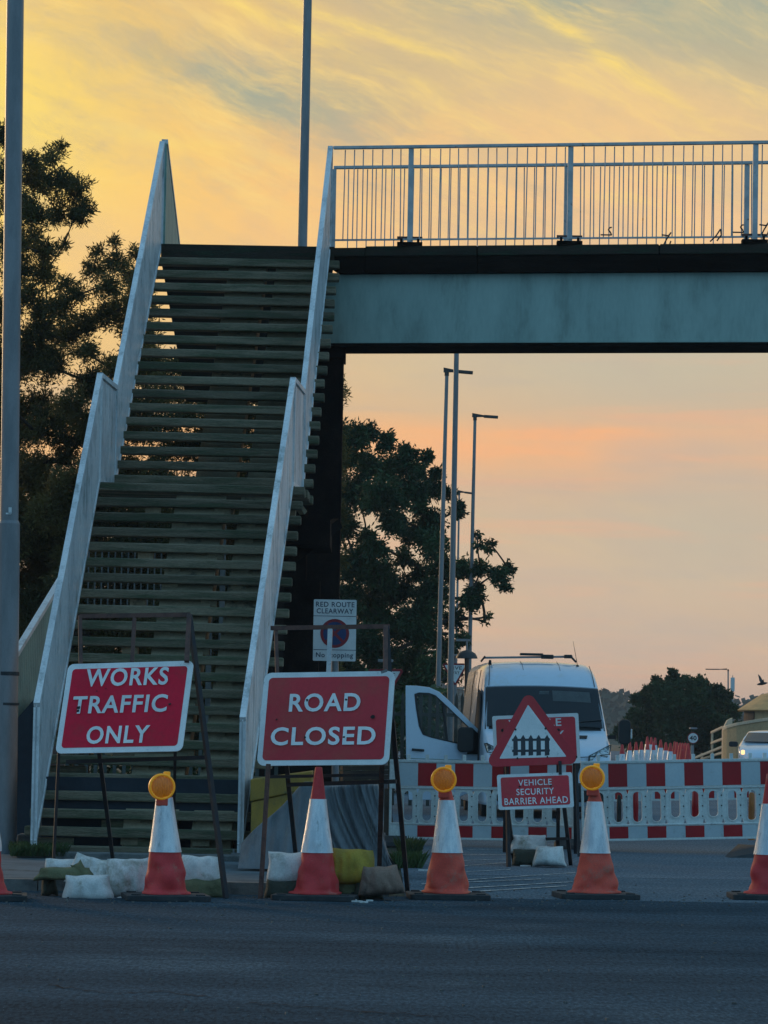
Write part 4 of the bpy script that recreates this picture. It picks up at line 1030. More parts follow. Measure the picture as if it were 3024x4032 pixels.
# bonnet, grille, lamps, bumper
mb = MB(); mb.path([Vector((-.97, .10, 1.03)), Vector((-.6, .02, .98)), Vector((0, -.012, .95)), Vector((.6, .02, .98)), Vector((.97, .10, 1.03))], .007, 5); vb('bonnet_seam', mb, 'rubber')
mb = MB(); mb.prism([Vector((-.42, .0, .62)), Vector((.42, .0, .62)), Vector((.50, -.02, .86)), Vector((.38, .02, 1.0)), Vector((-.38, .02, 1.0)), Vector((-.50, -.02, .86))], Vector((0, -.03, 0))); g = vb('grille', mb, 'black_plastic')
for zz in (.70, .79, .88): vb('grille_bar', MB().box((0, -.04, zz), (.86, .02, .018)), 'chrome', g)
for s in (-1, 1):
    f = lambda x, y, z: Vector((s*x, y, z))
    pts = [f(.60, .0, .86), f(.94, .14, .90), f(1.012, .36, 1.17), f(.97, .30, 1.175), f(.62, .05, 1.0)]
    mb = MB(); mb.prism(pts, Vector((0, -.035, .0))); h = vb('headlamp', mb, 'lens_clear', None)
    vb('lamp_surround', MB().ring([p*1.0+Vector((0, -.04, 0)) for p in pts], [(Vector(p)-Vector(pts[0]).lerp(pts[2], .5))*.86+Vector(pts[0]).lerp(pts[2], .5)+Vector((0, -.04, 0)) for p in pts], Vector((0, -.012, 0))), 'black_plastic', h)
    vb('reflector', place(MB().lathe([(.075, 0), (.06, .01), (.02, .02)], 14), Matrix.Translation(f(.86, .10, 1.0)) @ Matrix.Rotation(PI/2, 4, 'X')), 'chrome', h)
    # slot in the bonnet edge
    mb = MB(); mb.prism([f(.46, .60, 1.300), f(.66, .62, 1.30), f(.64, .56, 1.265), f(.46, .54, 1.262)], Vector((0, -.02, .02))); vb('bonnet_vent', mb, 'black_plastic')
    vb('wheel', place(MB().lathe([(.20, -.12), (.34, -.12), (.345, -.08), (.345, .08), (.34, .12), (.20, .12)], 26), Matrix.Translation((s*.88, .95, .345)) @ Matrix.Rotation(PI/2, 4, 'Y')), 'rubber')
    vb('wheel', place(MB().lathe([(.20, -.12), (.34, -.12), (.345, -.08), (.345, .08), (.34, .12), (.20, .12)], 26), Matrix.Translation((s*.88, 4.6, .345)) @ Matrix.Rotation(PI/2, 4, 'Y')), 'rubber')
vb('bumper', MB().box((0, .0, .42), (1.84, .16, .30)), 'black_plastic', None, .04)
vb('number_plate', MB().box((0, -.09, .46), (.52, .012, .11)), 'sign_white')
# side: dark slot where the open door belongs, window, rubbing strip
mb = MB(); mb.prism([Vector((-1.034, 1.0, .45)), Vector((-1.034, 2.1, .45)), Vector((-1.034, 2.1, 1.3)), Vector((-.985, 2.1, 2.05)), Vector((-.99, 1.55, 2.0)), Vector((-1.034, 1.0, 1.35))], Vector((.012, 0, 0))); vb('door_opening', mb, 'cab_dark')
mb = MB(); mb.path([Vector((-1.036, 2.18, .4)), Vector((-1.036, 2.18, 1.25)), Vector((-.975, 2.18, 2.1)), Vector((-.935, 2.18, 2.36))], .007, 5); vb('panel_seam', mb, 'rubber')
mb = MB(); mb.path([Vector((-1.036, 3.5, .4)), Vector((-1.036, 3.5, 1.25)), Vector((-.975, 3.5, 2.1)), Vector((-.935, 3.5, 2.36))], .007, 5); vb('panel_seam', mb, 'rubber')
# roof rack and beacons, aerial
for (xa, xb, y, z) in ((-.88, .58, 2.35, 2.565),):
    mb = MB(); mb.bar((xa, y, z), (xb, y, z+.045), .05, .035); rk = vb('roof_bar', mb, 'galvanised', None, .008)
    mb = MB(); mb.bar((-.93, y, 2.50), (-.86, y, 2.59), .05, .03); vb('foot', mb, 'black_plastic', rk)
    mb = MB(); mb.bar((.64, y, 2.52), (.56, y, 2.60), .05, .03); vb('foot', mb, 'black_plastic', rk)
    mb = MB(); mb.box((-.10, y, 2.635), (.38, .12, .04)); vb('beacon_bar', mb, 'black_plastic', rk, .01)
    mb = MB(); mb.box((.16, y-.03, 2.60), (.2, .1, .07)); vb('clamp', mb, 'black_plastic', rk, .01)
    mb = MB(); mb.box((.50, y-.02, 2.61), (.13, .1, .06)); vb('clamp', mb, 'black_plastic', rk, .01)
mb = MB(); mb.tube((-.80, 2.1, 2.45), (-.80, 2.07, 2.52), .03, .02, 8); vb('work_lamp', mb, 'black_plastic')
mb = MB(); mb.tube((.63, 2.05, 2.44), (.63, 2.05, 2.47), .03, .02, 8); mb.tube((.63, 2.05, 2.46), (.56, 2.1, 2.86), .006, .003, 5); vb('aerial', mb, 'black_plastic')
# door mirror on the closed side
mb = MB(); mb.bar((1.0, 1.02, 1.30), (1.16, .98, 1.30), .05, .06); mm = vb('mirror', mb, 'black_plastic')
c = VI @ P(2461, 2882, 56.9)
mb = MB(); mb.prism([c+Vector((x, 0, z)) for x, z in rrect(.19, .40, .07)], Vector((0, .14, 0))); vb('mirror_housing', mb, 'black_plastic', mm, .02)
mb = MB(); mb.box(c+Vector((.10, .02, -.03)), (.03, .1, .16)); vb('mirror_cap', mb, 'chrome', mm, .01)
# open driver door: nearly square to the van
dd_ = 57.3
def dp(px, py, off=0): return P(px, py, dd_+off)
o_l = [(1597, 2699), (1640, 2700), (1690, 2706), (1730, 2724), (1775, 2765), (1830, 2820), (1884, 2872), (1887, 3000), (1880, 3110), (1780, 3150), (1610, 3150), (1600, 3010), (1598, 2900), (1597, 2800)]
i_l = [(1632, 2733), (1650, 2727), (1690, 2729), (1715, 2738), (1758, 2778), (1810, 2828), (1868, 2884), (1870, 2925), (1866, 2938), (1790, 2926), (1700, 2905), (1665, 2893), (1650, 2860), (1638, 2790)]
# depth: hinge side further from the camera than the free edge
def dq(px, py): return P(px, py, 57.35-(1887-px)/287*.35)
dr = MB(); dr.ring([dq(*p) for p in o_l], [dq(*p) for p in i_l], Vector((.0, .07, 0))); door = dr.build('door', 'van_paint', van, .008)
def shr(l, k, cx, cy): return [((x-cx)*k+cx, (y-cy)*k+cy) for x, y in l]
mb = MB(); mb.ring([dq(*p)+Vector((0, -.006, 0)) for p in i_l], [dq(*p)+Vector((0, -.006, 0)) for p in shr(i_l, .93, 1760, 2850)], Vector((0, .05, 0))); mb.build('window_seal', 'black_plastic', door)
mb = MB(); mb.add([dq(*p)+Vector((0, .03, 0)) for p in i_l], [tuple(range(len(i_l)))]); mb.build('window_glass', 'window_glass', door)
mb = MB(); mb.bar(dq(1742, 2750)+Vector((0, .02, 0)), dq(1762, 2926)+Vector((0, .02, 0)), .03, .03); mb.build('window_divider', 'black_plastic', door)
mb = MB(); mb.bar(dq(1622, 2951)+Vector((0, -.035, 0)), dq(1670, 2955)+Vector((0, -.035, 0)), .035, .04); mb.build('handle', 'black_plastic', door, .01)
mb = MB(); mb.path([dq(1600, 2985)+Vector((0, -.004, 0)), dq(1740, 2990)+Vector((0, -.004, 0)), dq(1886, 2996)+Vector((0, -.004, 0))], .006, 5); mb.build('crease', 'girder_paint', door)
c = dq(1834, 2912)+Vector((0, -.13, 0))
mb = MB(); mb.prism([c+Vector((x, 0, z)) for x, z in rrect(.27, .40, .07)], Vector((0, .12, 0))); mr_ = mb.build('mirror', 'black_plastic', door, .02)
mb = MB(); mb.prism([dq(1838, 2970)+Vector((0, -.03, 0)), dq(1886, 2970)+Vector((0, -.03, 0)), dq(1884, 2890)+Vector((0, -.03, 0)), dq(1862, 2868)+Vector((0, -.03, 0))], Vector((0, .03, 0))); mb.build('mirror_mount', 'black_plastic', mr_)

# white car at the right edge
CB = GX(3036, 98); car = thing('parked_car', 'white car cut by the right edge of the picture, lamp lit', 'car', CB)
CM = Matrix.Translation(CB) @ Matrix.Rotation(math.radians(-6.5), 4, 'Z')
def cb(name, mb, m, parent=None, bevel=0): return place(mb, CM).build(name, m, parent or car, bevel)
zt = P(3030, 2876, 99.6).z-CB.z-.03
st_ = [(0, .70, .70, .62, .25, .1), (.05, .84, .84, .74, .2, .1), (.3, .90, .88, .86, .2, .1), (.9, .92, .9, .96, .2, .08), (1.15, .92, .88, 1.0, .2, .08), (1.5, .92, .80, 1.0+(zt-1.0)*.55, .2, .08), (1.85, .92, .72, zt-.03, .2, .12), (2.4, .92, .72, zt, .2, .13), (3.4, .92, .72, zt-.03, .2, .13), (4.2, .9, .8, zt-.3, .25, .12), (4.4, .85, .8, .8, .3, .1)]
bdy = cb('body', loft([(y, a, b, c, dd, r) for (y, a, b, c, dd, r) in st_], 40, .92), 'van_paint')
def cw(u, v, off):
    return Vector((u*(.86-.17*v), 1.13+.70*v+.10*u*u, 1.0+(zt-.09-1.0)*v))+Vector((0, -.6, .75)).normalized()*off
mb = MB(); mb.grid(lambda a, b: cw(-.93+1.86*a, .04+.90*b, .09), 12, 6); cb('windscreen', mb, 'car_glass')
for s in (-1, 1):
    mb = MB(); mb.prism([Vector((s*.60, .04, .60)), Vector((s*.88, .2, .64)), Vector((s*.90, .32, .78)), Vector((s*.62, .08, .72))], Vector((0, -.05, 0))); cb('headlamp', mb, 'lens_clear')
    mb = MB(); mb.prism([Vector((s*1.06, 1.12, 1.0))+Vector((x, 0, z)) for x, z in rrect(.26, .15, .06)], Vector((0, .12, 0))); cb('mirror', mb, 'black_plastic', None, .015)
    for y in (.8, 3.5): cb('wheel', place(MB().lathe([(.18, -.1), (.31, -.1), (.315, 0), (.31, .1), (.18, .1)], 22), Matrix.Translation((s*.82, y, .315)) @ Matrix.Rotation(PI/2, 4, 'Y')), 'rubber')
c = CM.inverted() @ P(2925, 2962, 97.9)
mb = MB(); mb.prism([c+Vector((x, 0, z)) for x, z in rrect(.11, .13, .04)], Vector((0, .05, 0))); cb('lit_lamp', mb, 'lamp_glow')
cb('number_plate', MB().box((0, -.02, .45), (.5, .02, .11)), 'sign_white')
# ================================================================== signs on A-frames
class Sign:
    """a rectangular plate given by its centre pixel, distance and tilted axes (right, down, depth)"""
    def __init__(s, cx, cy, d, U, V):
        s.c = P(cx, cy, d); s.k = F/d
        g = lambda q: _r*q[0]-_u*q[1]+_f*q[2]
        s.U = g(U).normalized(); v = -g(V); v = v-s.U*v.dot(s.U); s.V = v.normalized()
        s.n = s.U.cross(s.V)
        if s.n.dot(Vector((0, -1, 0))) < 0: s.n = -s.n
        s.px0 = (cx, cy)
    def at(s, a, b, c=0): return s.c+s.U*a+s.V*b+s.n*c
    def uv(s, px, py):
        """plane coordinates below a pixel"""
        v = _f+_r*((px-1512)/F)+_u*((2016-py)/F); o = Vector((0, 0, CAMZ))
        t = (s.c-o).dot(s.n)/v.dot(s.n); p = o+v*t-s.c
        return p.dot(s.U), p.dot(s.V)
    def plate(s, pts, c, th): return MB().prism([s.at(a, b, c) for a, b in pts], s.n*th)
    def text(s, root, body, cx, cy, w, h, m='sign_text_white', lift=.016, off=.022, space=1.1):
        a0, b0 = s.uv(cx-w/2, cy+0); a1, b1 = s.uv(cx+w/2, cy); wl = ((a1-a0)**2+(b1-b0)**2)**.5
        _, bt = s.uv(cx, cy-h/2); _, bb = s.uv(cx, cy+h/2)
        a, b = s.uv(cx, cy); mb = MB()
        text_into(mb, body, s.at(a, b), s.U, s.V, abs(a1-a0), abs(bt-bb), s.n, off, lift, space)
        return mb.build('lettering', m, root)

def plate_sign(s, root, W_, H_, mred, border=.045, r=.05):
    s.plate(rrect(W_, H_, r), -.004, .008).build('plate', 'sign_white', root)
    s.plate(rrect(W_-2*border, H_-2*border, r*.55), .0042, .003).build('face', mred, root)
    # back of the plate
    s.plate(rrect(W_-.03, H_-.03, r), -.012, .007).build('back_plate', 'galvanised', root)

def chips(s, root, pts, lift=.0185):
    for (px, py, r) in pts:
        a, b = s.uv(px, py); k = s.k; n = 7
        pl = [(a+math.cos(2*PI*i/n)*r/k*random.uniform(.6, 1.2), b+math.sin(2*PI*i/n)*r/k*random.uniform(.6, 1.2)) for i in range(n)]
        s.plate(pl, lift, .0008).build('chip', 'chip', root)

# --- WORKS TRAFFIC ONLY
s1 = Sign(491, 2785, 27.45, (.998, -.041, -.324), (-.077, .677, -.313))
t = thing('road_sign', 'red sign reading WORKS TRAFFIC ONLY leaning in a rusty frame before the stairs', 'road sign', G(491, 3535), 'red signs on steel A-frames')
plate_sign(s1, t, 1.05, .75, 'sign_red')
s1.text(t, 'WORKS', 503, 2668, 324, 70); s1.text(t, 'TRAFFIC', 474, 2775, 372, 70); s1.text(t, 'ONLY', 467, 2895, 246, 70)
chips(s1, t, ((420, 2715, 3), (312, 2790, 9), (309, 2803, 7), (672, 2776, 6), (385, 2725, 3)))
def legs(t, mname, bars, r=.014):
    for nm, a, b, *w in bars:
        ww = w[0] if w else .03
        MB().bar(a, b, ww, ww).build(nm, mname, t)
A1, B1 = P(315, 2426, 27.95), P(745, 2420, 27.6)
def toground(p, px, py): q = G(px, py); return q
legs(t, 'rust_steel', [('top_bar', A1, B1, .034), ('upright', A1, P(318, 2625, 27.75)), ('upright', P(530, 2424, 27.78), P(520, 2612, 27.6)), ('upright', B1, P(735, 2605, 27.4), .036),
    ])
legs(t, 'dark_frame', [('leg', B1, G(890, 3538), .034), ('leg', P(390, 2960, 27.7), P(452, 3440, 30.0), .03), ('leg', P(690, 2955, 27.6), P(682, 3300, 29.6), .024), ('leg', P(232, 2960, 27.5), P(205, 3520, 27.7), .022),
    ('crossbar', P(262, 3000, 27.75), P(822, 2982, 27.5), .032)])
# --- ROAD CLOSED
s2 = Sign(1284, 2829, 27.3, (1.01, -.028, -.275), (-.052, .70, -.262))
t = thing('road_sign', 'faded red sign reading ROAD CLOSED on a steel frame beside the heap', 'road sign', G(1290, 3535), 'red signs on steel A-frames')
plate_sign(s2, t, 1.05, .75, 'sign_red_old', .042, .06)
s2.text(t, 'ROAD', 1281, 2768, 280, 72); s2.text(t, 'CLOSED', 1274, 2900, 412, 72)
chips(s2, t, ((1212, 2760, 6), (1365, 2757, 5), (1470, 2826, 9), (1204, 2906, 5), (1357, 2905, 5), (1092, 2836, 4)))
legs(t, 'rust_steel', [('top_bar', P(1068, 2473, 27.8), P(1532, 2466, 27.5), .034), ('upright', P(1086, 2473, 27.8), P(1092, 2660, 27.6), .028), ('upright', P(1518, 2466, 27.5), P(1518, 2650, 27.3), .036),
    ('leg', P(1057, 3008, 27.2), G(1025, 3538), .028), ('leg', P(1504, 3005, 27.2), P(1492, 3480, 29.6), .038)])
legs(t, 'rail_paint', [('centre_post', P(1300, 2478, 27.6), P(1294, 2655, 27.5), .036)])
legs(t, 'dark_frame', [('leg', P(1524, 2466, 27.5), P(1545, 2834, 27.2), .03), ('leg', P(1545, 2834, 27.2), G(1606, 3520), .034), ('leg', P(1128, 3008, 27.4), P(1168, 3400, 29.8), .034),
    ('crossbar', P(1052, 3059, 27.4), P(1505, 3050, 27.6), .024), ('crossbar', P(1132, 3090, 27.8), P(1560, 3077, 27.5), .032)])
a, b = P(1524, 2640, 27.2), P(1500, 2648, 27.2); MB().bar(a, b, .03, .02).build('hook', 'galvanised', t)
# --- triangle + VEHICLE SECURITY BARRIER AHEAD
d3 = 34.8
s3 = Sign(2093, 2940, d3, (.74, -.025, .03), (.02, .66, -.2))
t = thing('road_sign', 'triangular warning sign with a black picket fence above a small red plate', 'road sign', G(2090, 3405), 'red signs on steel A-frames')
def tri(pts, r, n=6):
    """rounded polygon from plane points"""
    out = []; m_ = len(pts)
    for i in range(m_):
        p0, p1, p2 = (Vector((*pts[i-1], 0)), Vector((*pts[i], 0)), Vector((*pts[(i+1) % m_], 0)))
        d1 = (p0-p1).normalized(); d2 = (p2-p1).normalized(); ang = d1.angle(d2); k = r/math.tan(ang/2)
        a, b = p1+d1*k, p1+d2*k; c = p1+(d1+d2).normalized()*(r/math.sin(ang/2))
        a0 = math.atan2(a.y-c.y, a.x-c.x); a1 = math.atan2(b.y-c.y, b.x-c.x); da = (a1-a0+PI) % (2*PI)-PI
        for j in range(n+1):
            q = a0+da*j/n; out.append((c.x+math.cos(q)*r, c.y+math.sin(q)*r))
    return out
ou = [s3.uv(*p) for p in ((2079, 2716), (1905, 3021), (2292, 3007))]
inn = [s3.uv(*p) for p in ((2079, 2775), (1966, 2988), (2231, 2980))]
s3.plate(tri(ou, .065), -.004, .008).build('plate', 'sign_red_old', t)
s3.plate(tri(inn, .006, 2), .0042, .003).build('face', 'sign_white', t)
for i, px in enumerate((2030, 2060, 2090, 2121, 2154)):
    pk = [(px-9, 2976+(1 if i == 0 else 0)), (px-9, 2908), (px, 2894), (px+8, 2908), (px+9, 2974)]
    s3.plate([s3.uv(*q) for q in pk], .0075, .002).build('picket', 'sign_black', t)
for y in (2914, 2957): s3.plate([s3.uv(2016, y-4), s3.uv(2165, y-6), s3.uv(2165, y+3), s3.uv(2016, y+5)], .0078, .0016).build('picket_rail', 'sign_black', t)
chips(s3, t, ((2030, 2873, 5), (2149, 2870, 6), (2038, 2987, 5), (2155, 2981, 4), (2270, 2981, 5)), .008)
s4 = Sign(2108, 3115, d3-.1, (.79, -.027, .02), (.02, .36, -.12))
s4.plate(rrect(.735, .352, .02), -.004, .008).build('lower_plate', 'sign_white', t)
s4.plate(rrect(.665, .292, .02), .0042, .003).build('lower_face', 'sign_red_old', t)
s4.text(t, 'VEHICLE', 2106, 3081, 132, 24, lift=.0085, off=.008); s4.text(t, 'SECURITY', 2107, 3117, 148, 25, lift=.0085, off=.008); s4.text(t, 'BARRIER AHEAD', 2111, 3153, 250, 26, lift=.0085, off=.008)
chips(s4, t, ((2047, 3098, 5), (2168, 3094, 5)), .010)
legs(t, 'dark_frame', [('leg', P(1996, 3008, d3+.1), G(2003, 3414), .036), ('leg', P(1998, 3190, d3+.2), P(2026, 3400, d3+.9), .04), ('leg', P(2198, 2995, d3+.1), P(2197, 3360, d3+.7), .036), ('leg', P(2222, 3180, d3+.1), G(2248, 3408), .036),
    ('crossbar', P(2140, 3304, d3+.6), P(2235, 3302, d3+.4), .03), ('bracket', P(2205, 2996, d3-.05), P(2206, 3050, d3-.05), .03)])
# --- the red sign behind it
s5 = Sign(2112, 2912, 38.5, (.92, -.033, .02), (.012, .53, -.1))
t = thing('road_sign', 'red sign mostly hidden behind the triangular warning sign, letters showing', 'road sign', GX(2112, 38.8), 'red signs on steel A-frames')
s5.plate(rrect(.935, .545, .02), -.004, .008).build('plate', 'sign_white', t)
s5.plate(rrect(.86, .47, .03), .0042, .003).build('face', 'sign_red_old', t)
s5.text(t, 'VEHICLE', 2106, 2847, 208, 31, lift=.0085, off=.016); s5.text(t, 'SECURITY', 2104, 2896, 234, 31, lift=.0085, off=.016); s5.text(t, 'BARRIER', 2100, 2946, 200, 30, lift=.0085, off=.016)
chips(s5, t, ((2198, 2875, 8), (1978, 2875, 7)), .010)
legs(t, 'dark_frame', [('leg', P(1990, 2990, 38.6), GX(1986, 39.2), .036), ('leg', P(2262, 2990, 38.6), GX(2266, 39.2), .036), ('leg', P(2268, 2985, 38.6), GX(2280, 38.2), .03)])

# --- RED ROUTE CLEARWAY
s6 = Sign(1318, 2482, 37.0, (1, .018, 0), (-.018, 1, 0))
t = thing('clearway_sign', 'white clearway sign with a blue no stopping roundel beside the bridge column', 'road sign', GX(1319, 37.1))
s6.plate(rrect(.446, .640, .012), -.004, .006).build('plate', 'sign_white', t)
def ringpts(r, n=40): return [(math.cos(2*PI*i/n)*r, math.sin(2*PI*i/n)*r) for i in range(n)]
a, b = s6.uv(1318, 2494); RR = .151
s6.plate([(a+x, b+y) for x, y in ringpts(RR)], .0022, .002).build('roundel_ring', 'sign_ring', t)
s6.plate([(a+x, b+y) for x, y in ringpts(RR*.80)], .0045, .001).build('roundel_disc', 'sign_blue', t)
for sg in (1, -1):
    s_, c_ = .70710678, .70710678*sg; w = .014; l = RR*.80
    s6.plate([(a+s_*l-c_*w, b+c_*l+s_*w), (a-s_*l-c_*w, b-c_*l+s_*w), (a-s_*l+c_*w, b-c_*l-s_*w), (a+s_*l+c_*w, b+c_*l-s_*w)], .0058+.0006*sg, .0008).build('cross_bar', 'sign_ring', t)
for y in (2426, 2559):
    a, b = s6.uv(1318, y); s6.plate([(a-.222, b-.003), (a+.222, b-.003), (a+.222, b+.003), (a-.222, b+.003)], .0022, .001).build('dividing_line', 'sign_navy', t)
s6.text(t, 'RED ROUTE', 1320, 2380, 152, 20, 'sign_navy', .004, .012); s6.text(t, 'CLEARWAY', 1319, 2406, 144, 20, 'sign_navy', .004, .012); s6.text(t, 'No stopping', 1317, 2582, 146, 25, 'sign_navy', .004, .012)
pz = P(1318, 2400, 37.06); MB().tube(GX(1322, 37.08), pz, .038, .038, 12).build('post', 'galvanised', t)

# --- GIVE WAY signs
def give_way(cx, ytop, side_px, d, label, yap=None, lamp=True):
    s = Sign(cx, ytop+side_px*.29, d, (1, .018, 0), (-.018, 1, 0))
    t = thing('give_way_sign', label, 'road sign', GX(cx, d), 'give way triangles')
    h = side_px*.866
    pts = [s.uv(cx-side_px/2, ytop), s.uv(cx+side_px/2, ytop), s.uv(cx, ytop+h)]
    s.plate(tri(pts, .04), -.004, .008).build('plate', 'sign_ring', t)
    k = .78; cy = ytop+h/3
    pi_ = [s.uv(cx+(x-cx)*k, cy+(y-cy)*k) for x, y in ((cx-side_px/2, ytop), (cx+side_px/2, ytop), (cx, ytop+h))]
    s.plate(tri(pi_, .008, 2), .0042, .003).build('face', 'sign_white', t)
    s.text(t, 'GIVE', cx, ytop+h*.20, side_px*.50, side_px*.13, 'sign_black', .0085, .01); s.text(t, 'WAY', cx, ytop+h*.40, side_px*.32, side_px*.13, 'sign_black', .0085, .01)
    MB().tube(GX(cx, d+.08), P(cx, ytop-30, d+.08), .045, .045, 10).build('post', 'galvanised', t)
    if lamp:
        mb = MB(); mb.bar(P(cx, ytop-32, d+.05), P(cx, ytop-32, d-.35), .26, .05); mb.build('lamp_unit', 'galvanised', t, .01)
give_way(1518, 2634, 150, 60, 'give way triangle mostly hidden by the ROAD CLOSED sign, corner showing', None)
give_way(1792, 2612, 106, 86, 'give way triangle half hidden behind the lamp posts and the van', None)
# the wide bracket with a lamp above the van's rear corner
c = P(1838, 2570, 62); t = thing('hooded_lamp', 'dark domed traffic lamp on a post just above the rear corner of the van', 'traffic lamp', GX(1838, 62))
mb = MB(); mb.lathe([(.19, 0), (.185, .03), (.15, .09), (.08, .13), (.02, .145)], 16, None, c+Vector((0, 0, -.10))); mb.build('hood', 'lamp_dark', t)
MB().tube(GX(1838, 62), c+Vector((0, 0, -.06)), .04, .04, 8).build('post', 'lamp_dark', t)
MB().bar(c+Vector((-.19, 0, .22)), c+Vector((.05, 0, .22)), .05, .04).build('arm', 'galvanised', t)
MB().tube(c+Vector((0, 0, .02)), c+Vector((0, 0, .24)), .02, .02, 6).build('stem', 'galvanised', t)

# --- 40 sign
s7 = Sign(2729, 2906, 125, (1, .018, 0), (-.018, 1, 0)); t = thing('speed_limit_sign', 'small round 40 speed limit sign in front of the round tree', 'road sign', GX(2729, 125))
s7.plate(ringpts(.20), -.01, .012).build('ring', 'sign_ring', t); s7.plate(ringpts(.172), .003, .004).build('face', 'sign_text_white', t)
s7.text(t, '40', 2729, 2906, 28, 18, 'sign_black', .010, .035)
MB().tube(GX(2726, 125.1), P(2726, 2935, 125.1), .07, .06, 10).build('post', 'galvanised', t)
MB().tube(P(2726, 2935, 125.1), P(2728, 2880, 125.1), .045, .045, 10).build('neck', 'lamp_dark', t)
mb = MB(); mb.box(P(2730, 2868, 125), (.26, .3, .06)); mb.build('lamp_unit', 'galvanised', t, .02)

# ================================================================== barriers
def stadium(w, h, n=8):
    pts = []
    r = w/2
    for i in range(n+1): a = PI*i/n; pts.append((math.cos(a)*r, h/2-r+math.sin(a)*r))
    for i in range(n+1): a = PI+PI*i/n; pts.append((math.cos(a)*r, -h/2+r+math.sin(a)*r))
    return pts
def onrect(pts, w, h):
    out = []
    for x, y in pts:
        k = min((w/2)/max(abs(x), 1e-6), (h/2)/max(abs(y), 1e-6)); out.append((x*k, y*k))
    return out
def barrier(label, TL, TR, BL, BR, d, cell0, pitch, red0, short=(), feet=(), group='red and white pedestrian barriers', slots=True, dback=0):
    """corner pixels; cell0/pitch in px along the top edge; cells with (i+red0)%2==0 are red"""
    p0, p1 = P(*TL, d), P(*TR, d+dback); q0 = P(*BL, d); q1 = P(*BR, d+dback)
    U = (q1-q0); Lm = U.length; U.normalize(); Vv = (p0-q0); Hm = (Vv.length+(p1-q1).length)/2; Vv = (Vv-U*Vv.dot(U)).normalized(); n_ = U.cross(Vv)
    if n_.y > 0: n_ = -n_
    root = thing('pedestrian_barrier', label, 'barrier', Vector((q0.x, q0.y, 0)).lerp(Vector((q1.x, q1.y, 0)), .5), group)
    at = lambda a, b, c=0: q0+U*a+Vv*b+n_*c
    def slab(a0, a1, b0, b1, c0, c1, nm, m, bev=0):
        return MB().prism([at(a0, b0, c0), at(a1, b0, c0), at(a1, b1, c0), at(a0, b1, c0)], n_*(c1-c0)).build(nm, m, root, bev)
    # levels as fractions of the height
    y1, y2, y3 = .19*Hm, .64*Hm, .66*Hm
    slab(0, Lm, y3, Hm*.985, -.015, .015, 'top_board', 'barrier_white', .004)
    slab(0, Lm, Hm*.965, Hm, -.03, .03, 'top_rim', 'barrier_white', .006)
    slab(0, Lm, Hm*.635, Hm*.658, -.028, .028, 'middle_rim', 'barrier_white', .005)
    slab(0, Lm, 0, y1, -.015, .015, 'bottom_board', 'barrier_white', .004)
    slab(0, Lm, -.0, .02, -.025, .025, 'bottom_rim', 'barrier_white', .004)
    slab(0, Lm, y1-.004, y1+.014, -.025, .025, 'lower_rim', 'barrier_white', .004)
    s = pitch*d/F; a = (cell0-TL[0])*d/F; i = 0
    for e in (0.0, Lm-.03): slab(e, e+.03, 0, Hm, -.024, .024, 'end_post', 'barrier_white', .006)
    while a < Lm-.02:
        a0, a1 = max(a, .034), min(a+s, Lm-.034)
        if a1-a0 > .03:
            red = (i+red0) % 2 == 0
            slab(a0+.001, a1-.001, y3+.012, Hm*.96, .0155, .0178, 'reflective_panel', 'barrier_red' if red else 'barrier_sheet')
            slab(a0+.001, a1-.001, .028, y1-.012, .0155, .0178, 'reflective_panel', 'barrier_red' if red else 'barrier_sheet')
        if slots:
            if a1-a0 > s*.9:
                sh = i in short
                cw_, ch = a1-a0, (Hm*.635-y1-.014); cx, cy = (a0+a1)/2, y1+.014+ch/2
                sl = stadium(.098, ch*(.80 if sh else .92)-.02); oy = (ch*.055 if sh else 0)
                sl = [(x, y+oy) for x, y in sl]; re = onrect(stadium(cw_, ch*1.0001), cw_, ch)
                mb = MB(); mb.ring([at(cx+x, cy+y, -.012) for x, y in re], [at(cx+x, cy+y, -.012) for x, y in sl], n_*.024); mb.build('slot_cell', 'barrier_white', root)
                mb = MB(); mb.ring([at(cx+x*1.22, cy+oy+(y-oy)*1.07, .010) for x, y in sl], [at(cx+x*1.04, cy+oy+(y-oy)*1.01, .010) for x, y in sl], n_*.014); mb.build('slot_lip', 'barrier_white', root)
                MB().box(at(a1, cy, .012), (.012, .02, ch*.75)).build('rib', 'barrier_white', root)
                for zz in (-.3, 0, .3): MB().tube(at(a1-.015, cy+zz*ch, .010), at(a1-.015, cy+zz*ch, .018), .008, .008, 8).build('rivet', 'black_plastic', root)
            elif a1-a0 > .02:
                slab(a0, a1, y1+.014, Hm*.635, -.012, .012, 'end_web', 'barrier_white')
            if a1-a0 > .05:
                MB().box(at((a0+a1)/2, Hm+.03, 0), (.040, .03, .062)).build('peg', 'barrier_white', root, .004)
        a += s; i += 1
    for fx in feet:
        c = at(fx, 0); mb = MB(); w = .13
        prof = [(-.36, 0), (.36, 0), (.34, .05), (.12, .115), (-.12, .115), (-.34, .05)]
        mb.prism([Vector((c.x-w, c.y+y, z)) for y, z in prof], Vector((2*w, 0, 0))); mb.build('foot', 'rubber', root, .008)
        MB().box((c.x, c.y, (c.z+.1)/2+.02), (.05, .04, max(c.z-.06, .03))).build('foot_peg', 'barrier_white', root)
    return root
b1 = barrier('red and white slotted barrier left of the warning sign, before the van', (1524, 2986), (2266, 3005), (1530, 3303), (2262, 3314), 41, 1563, 72.6, 1, (), (.08, 2.05))
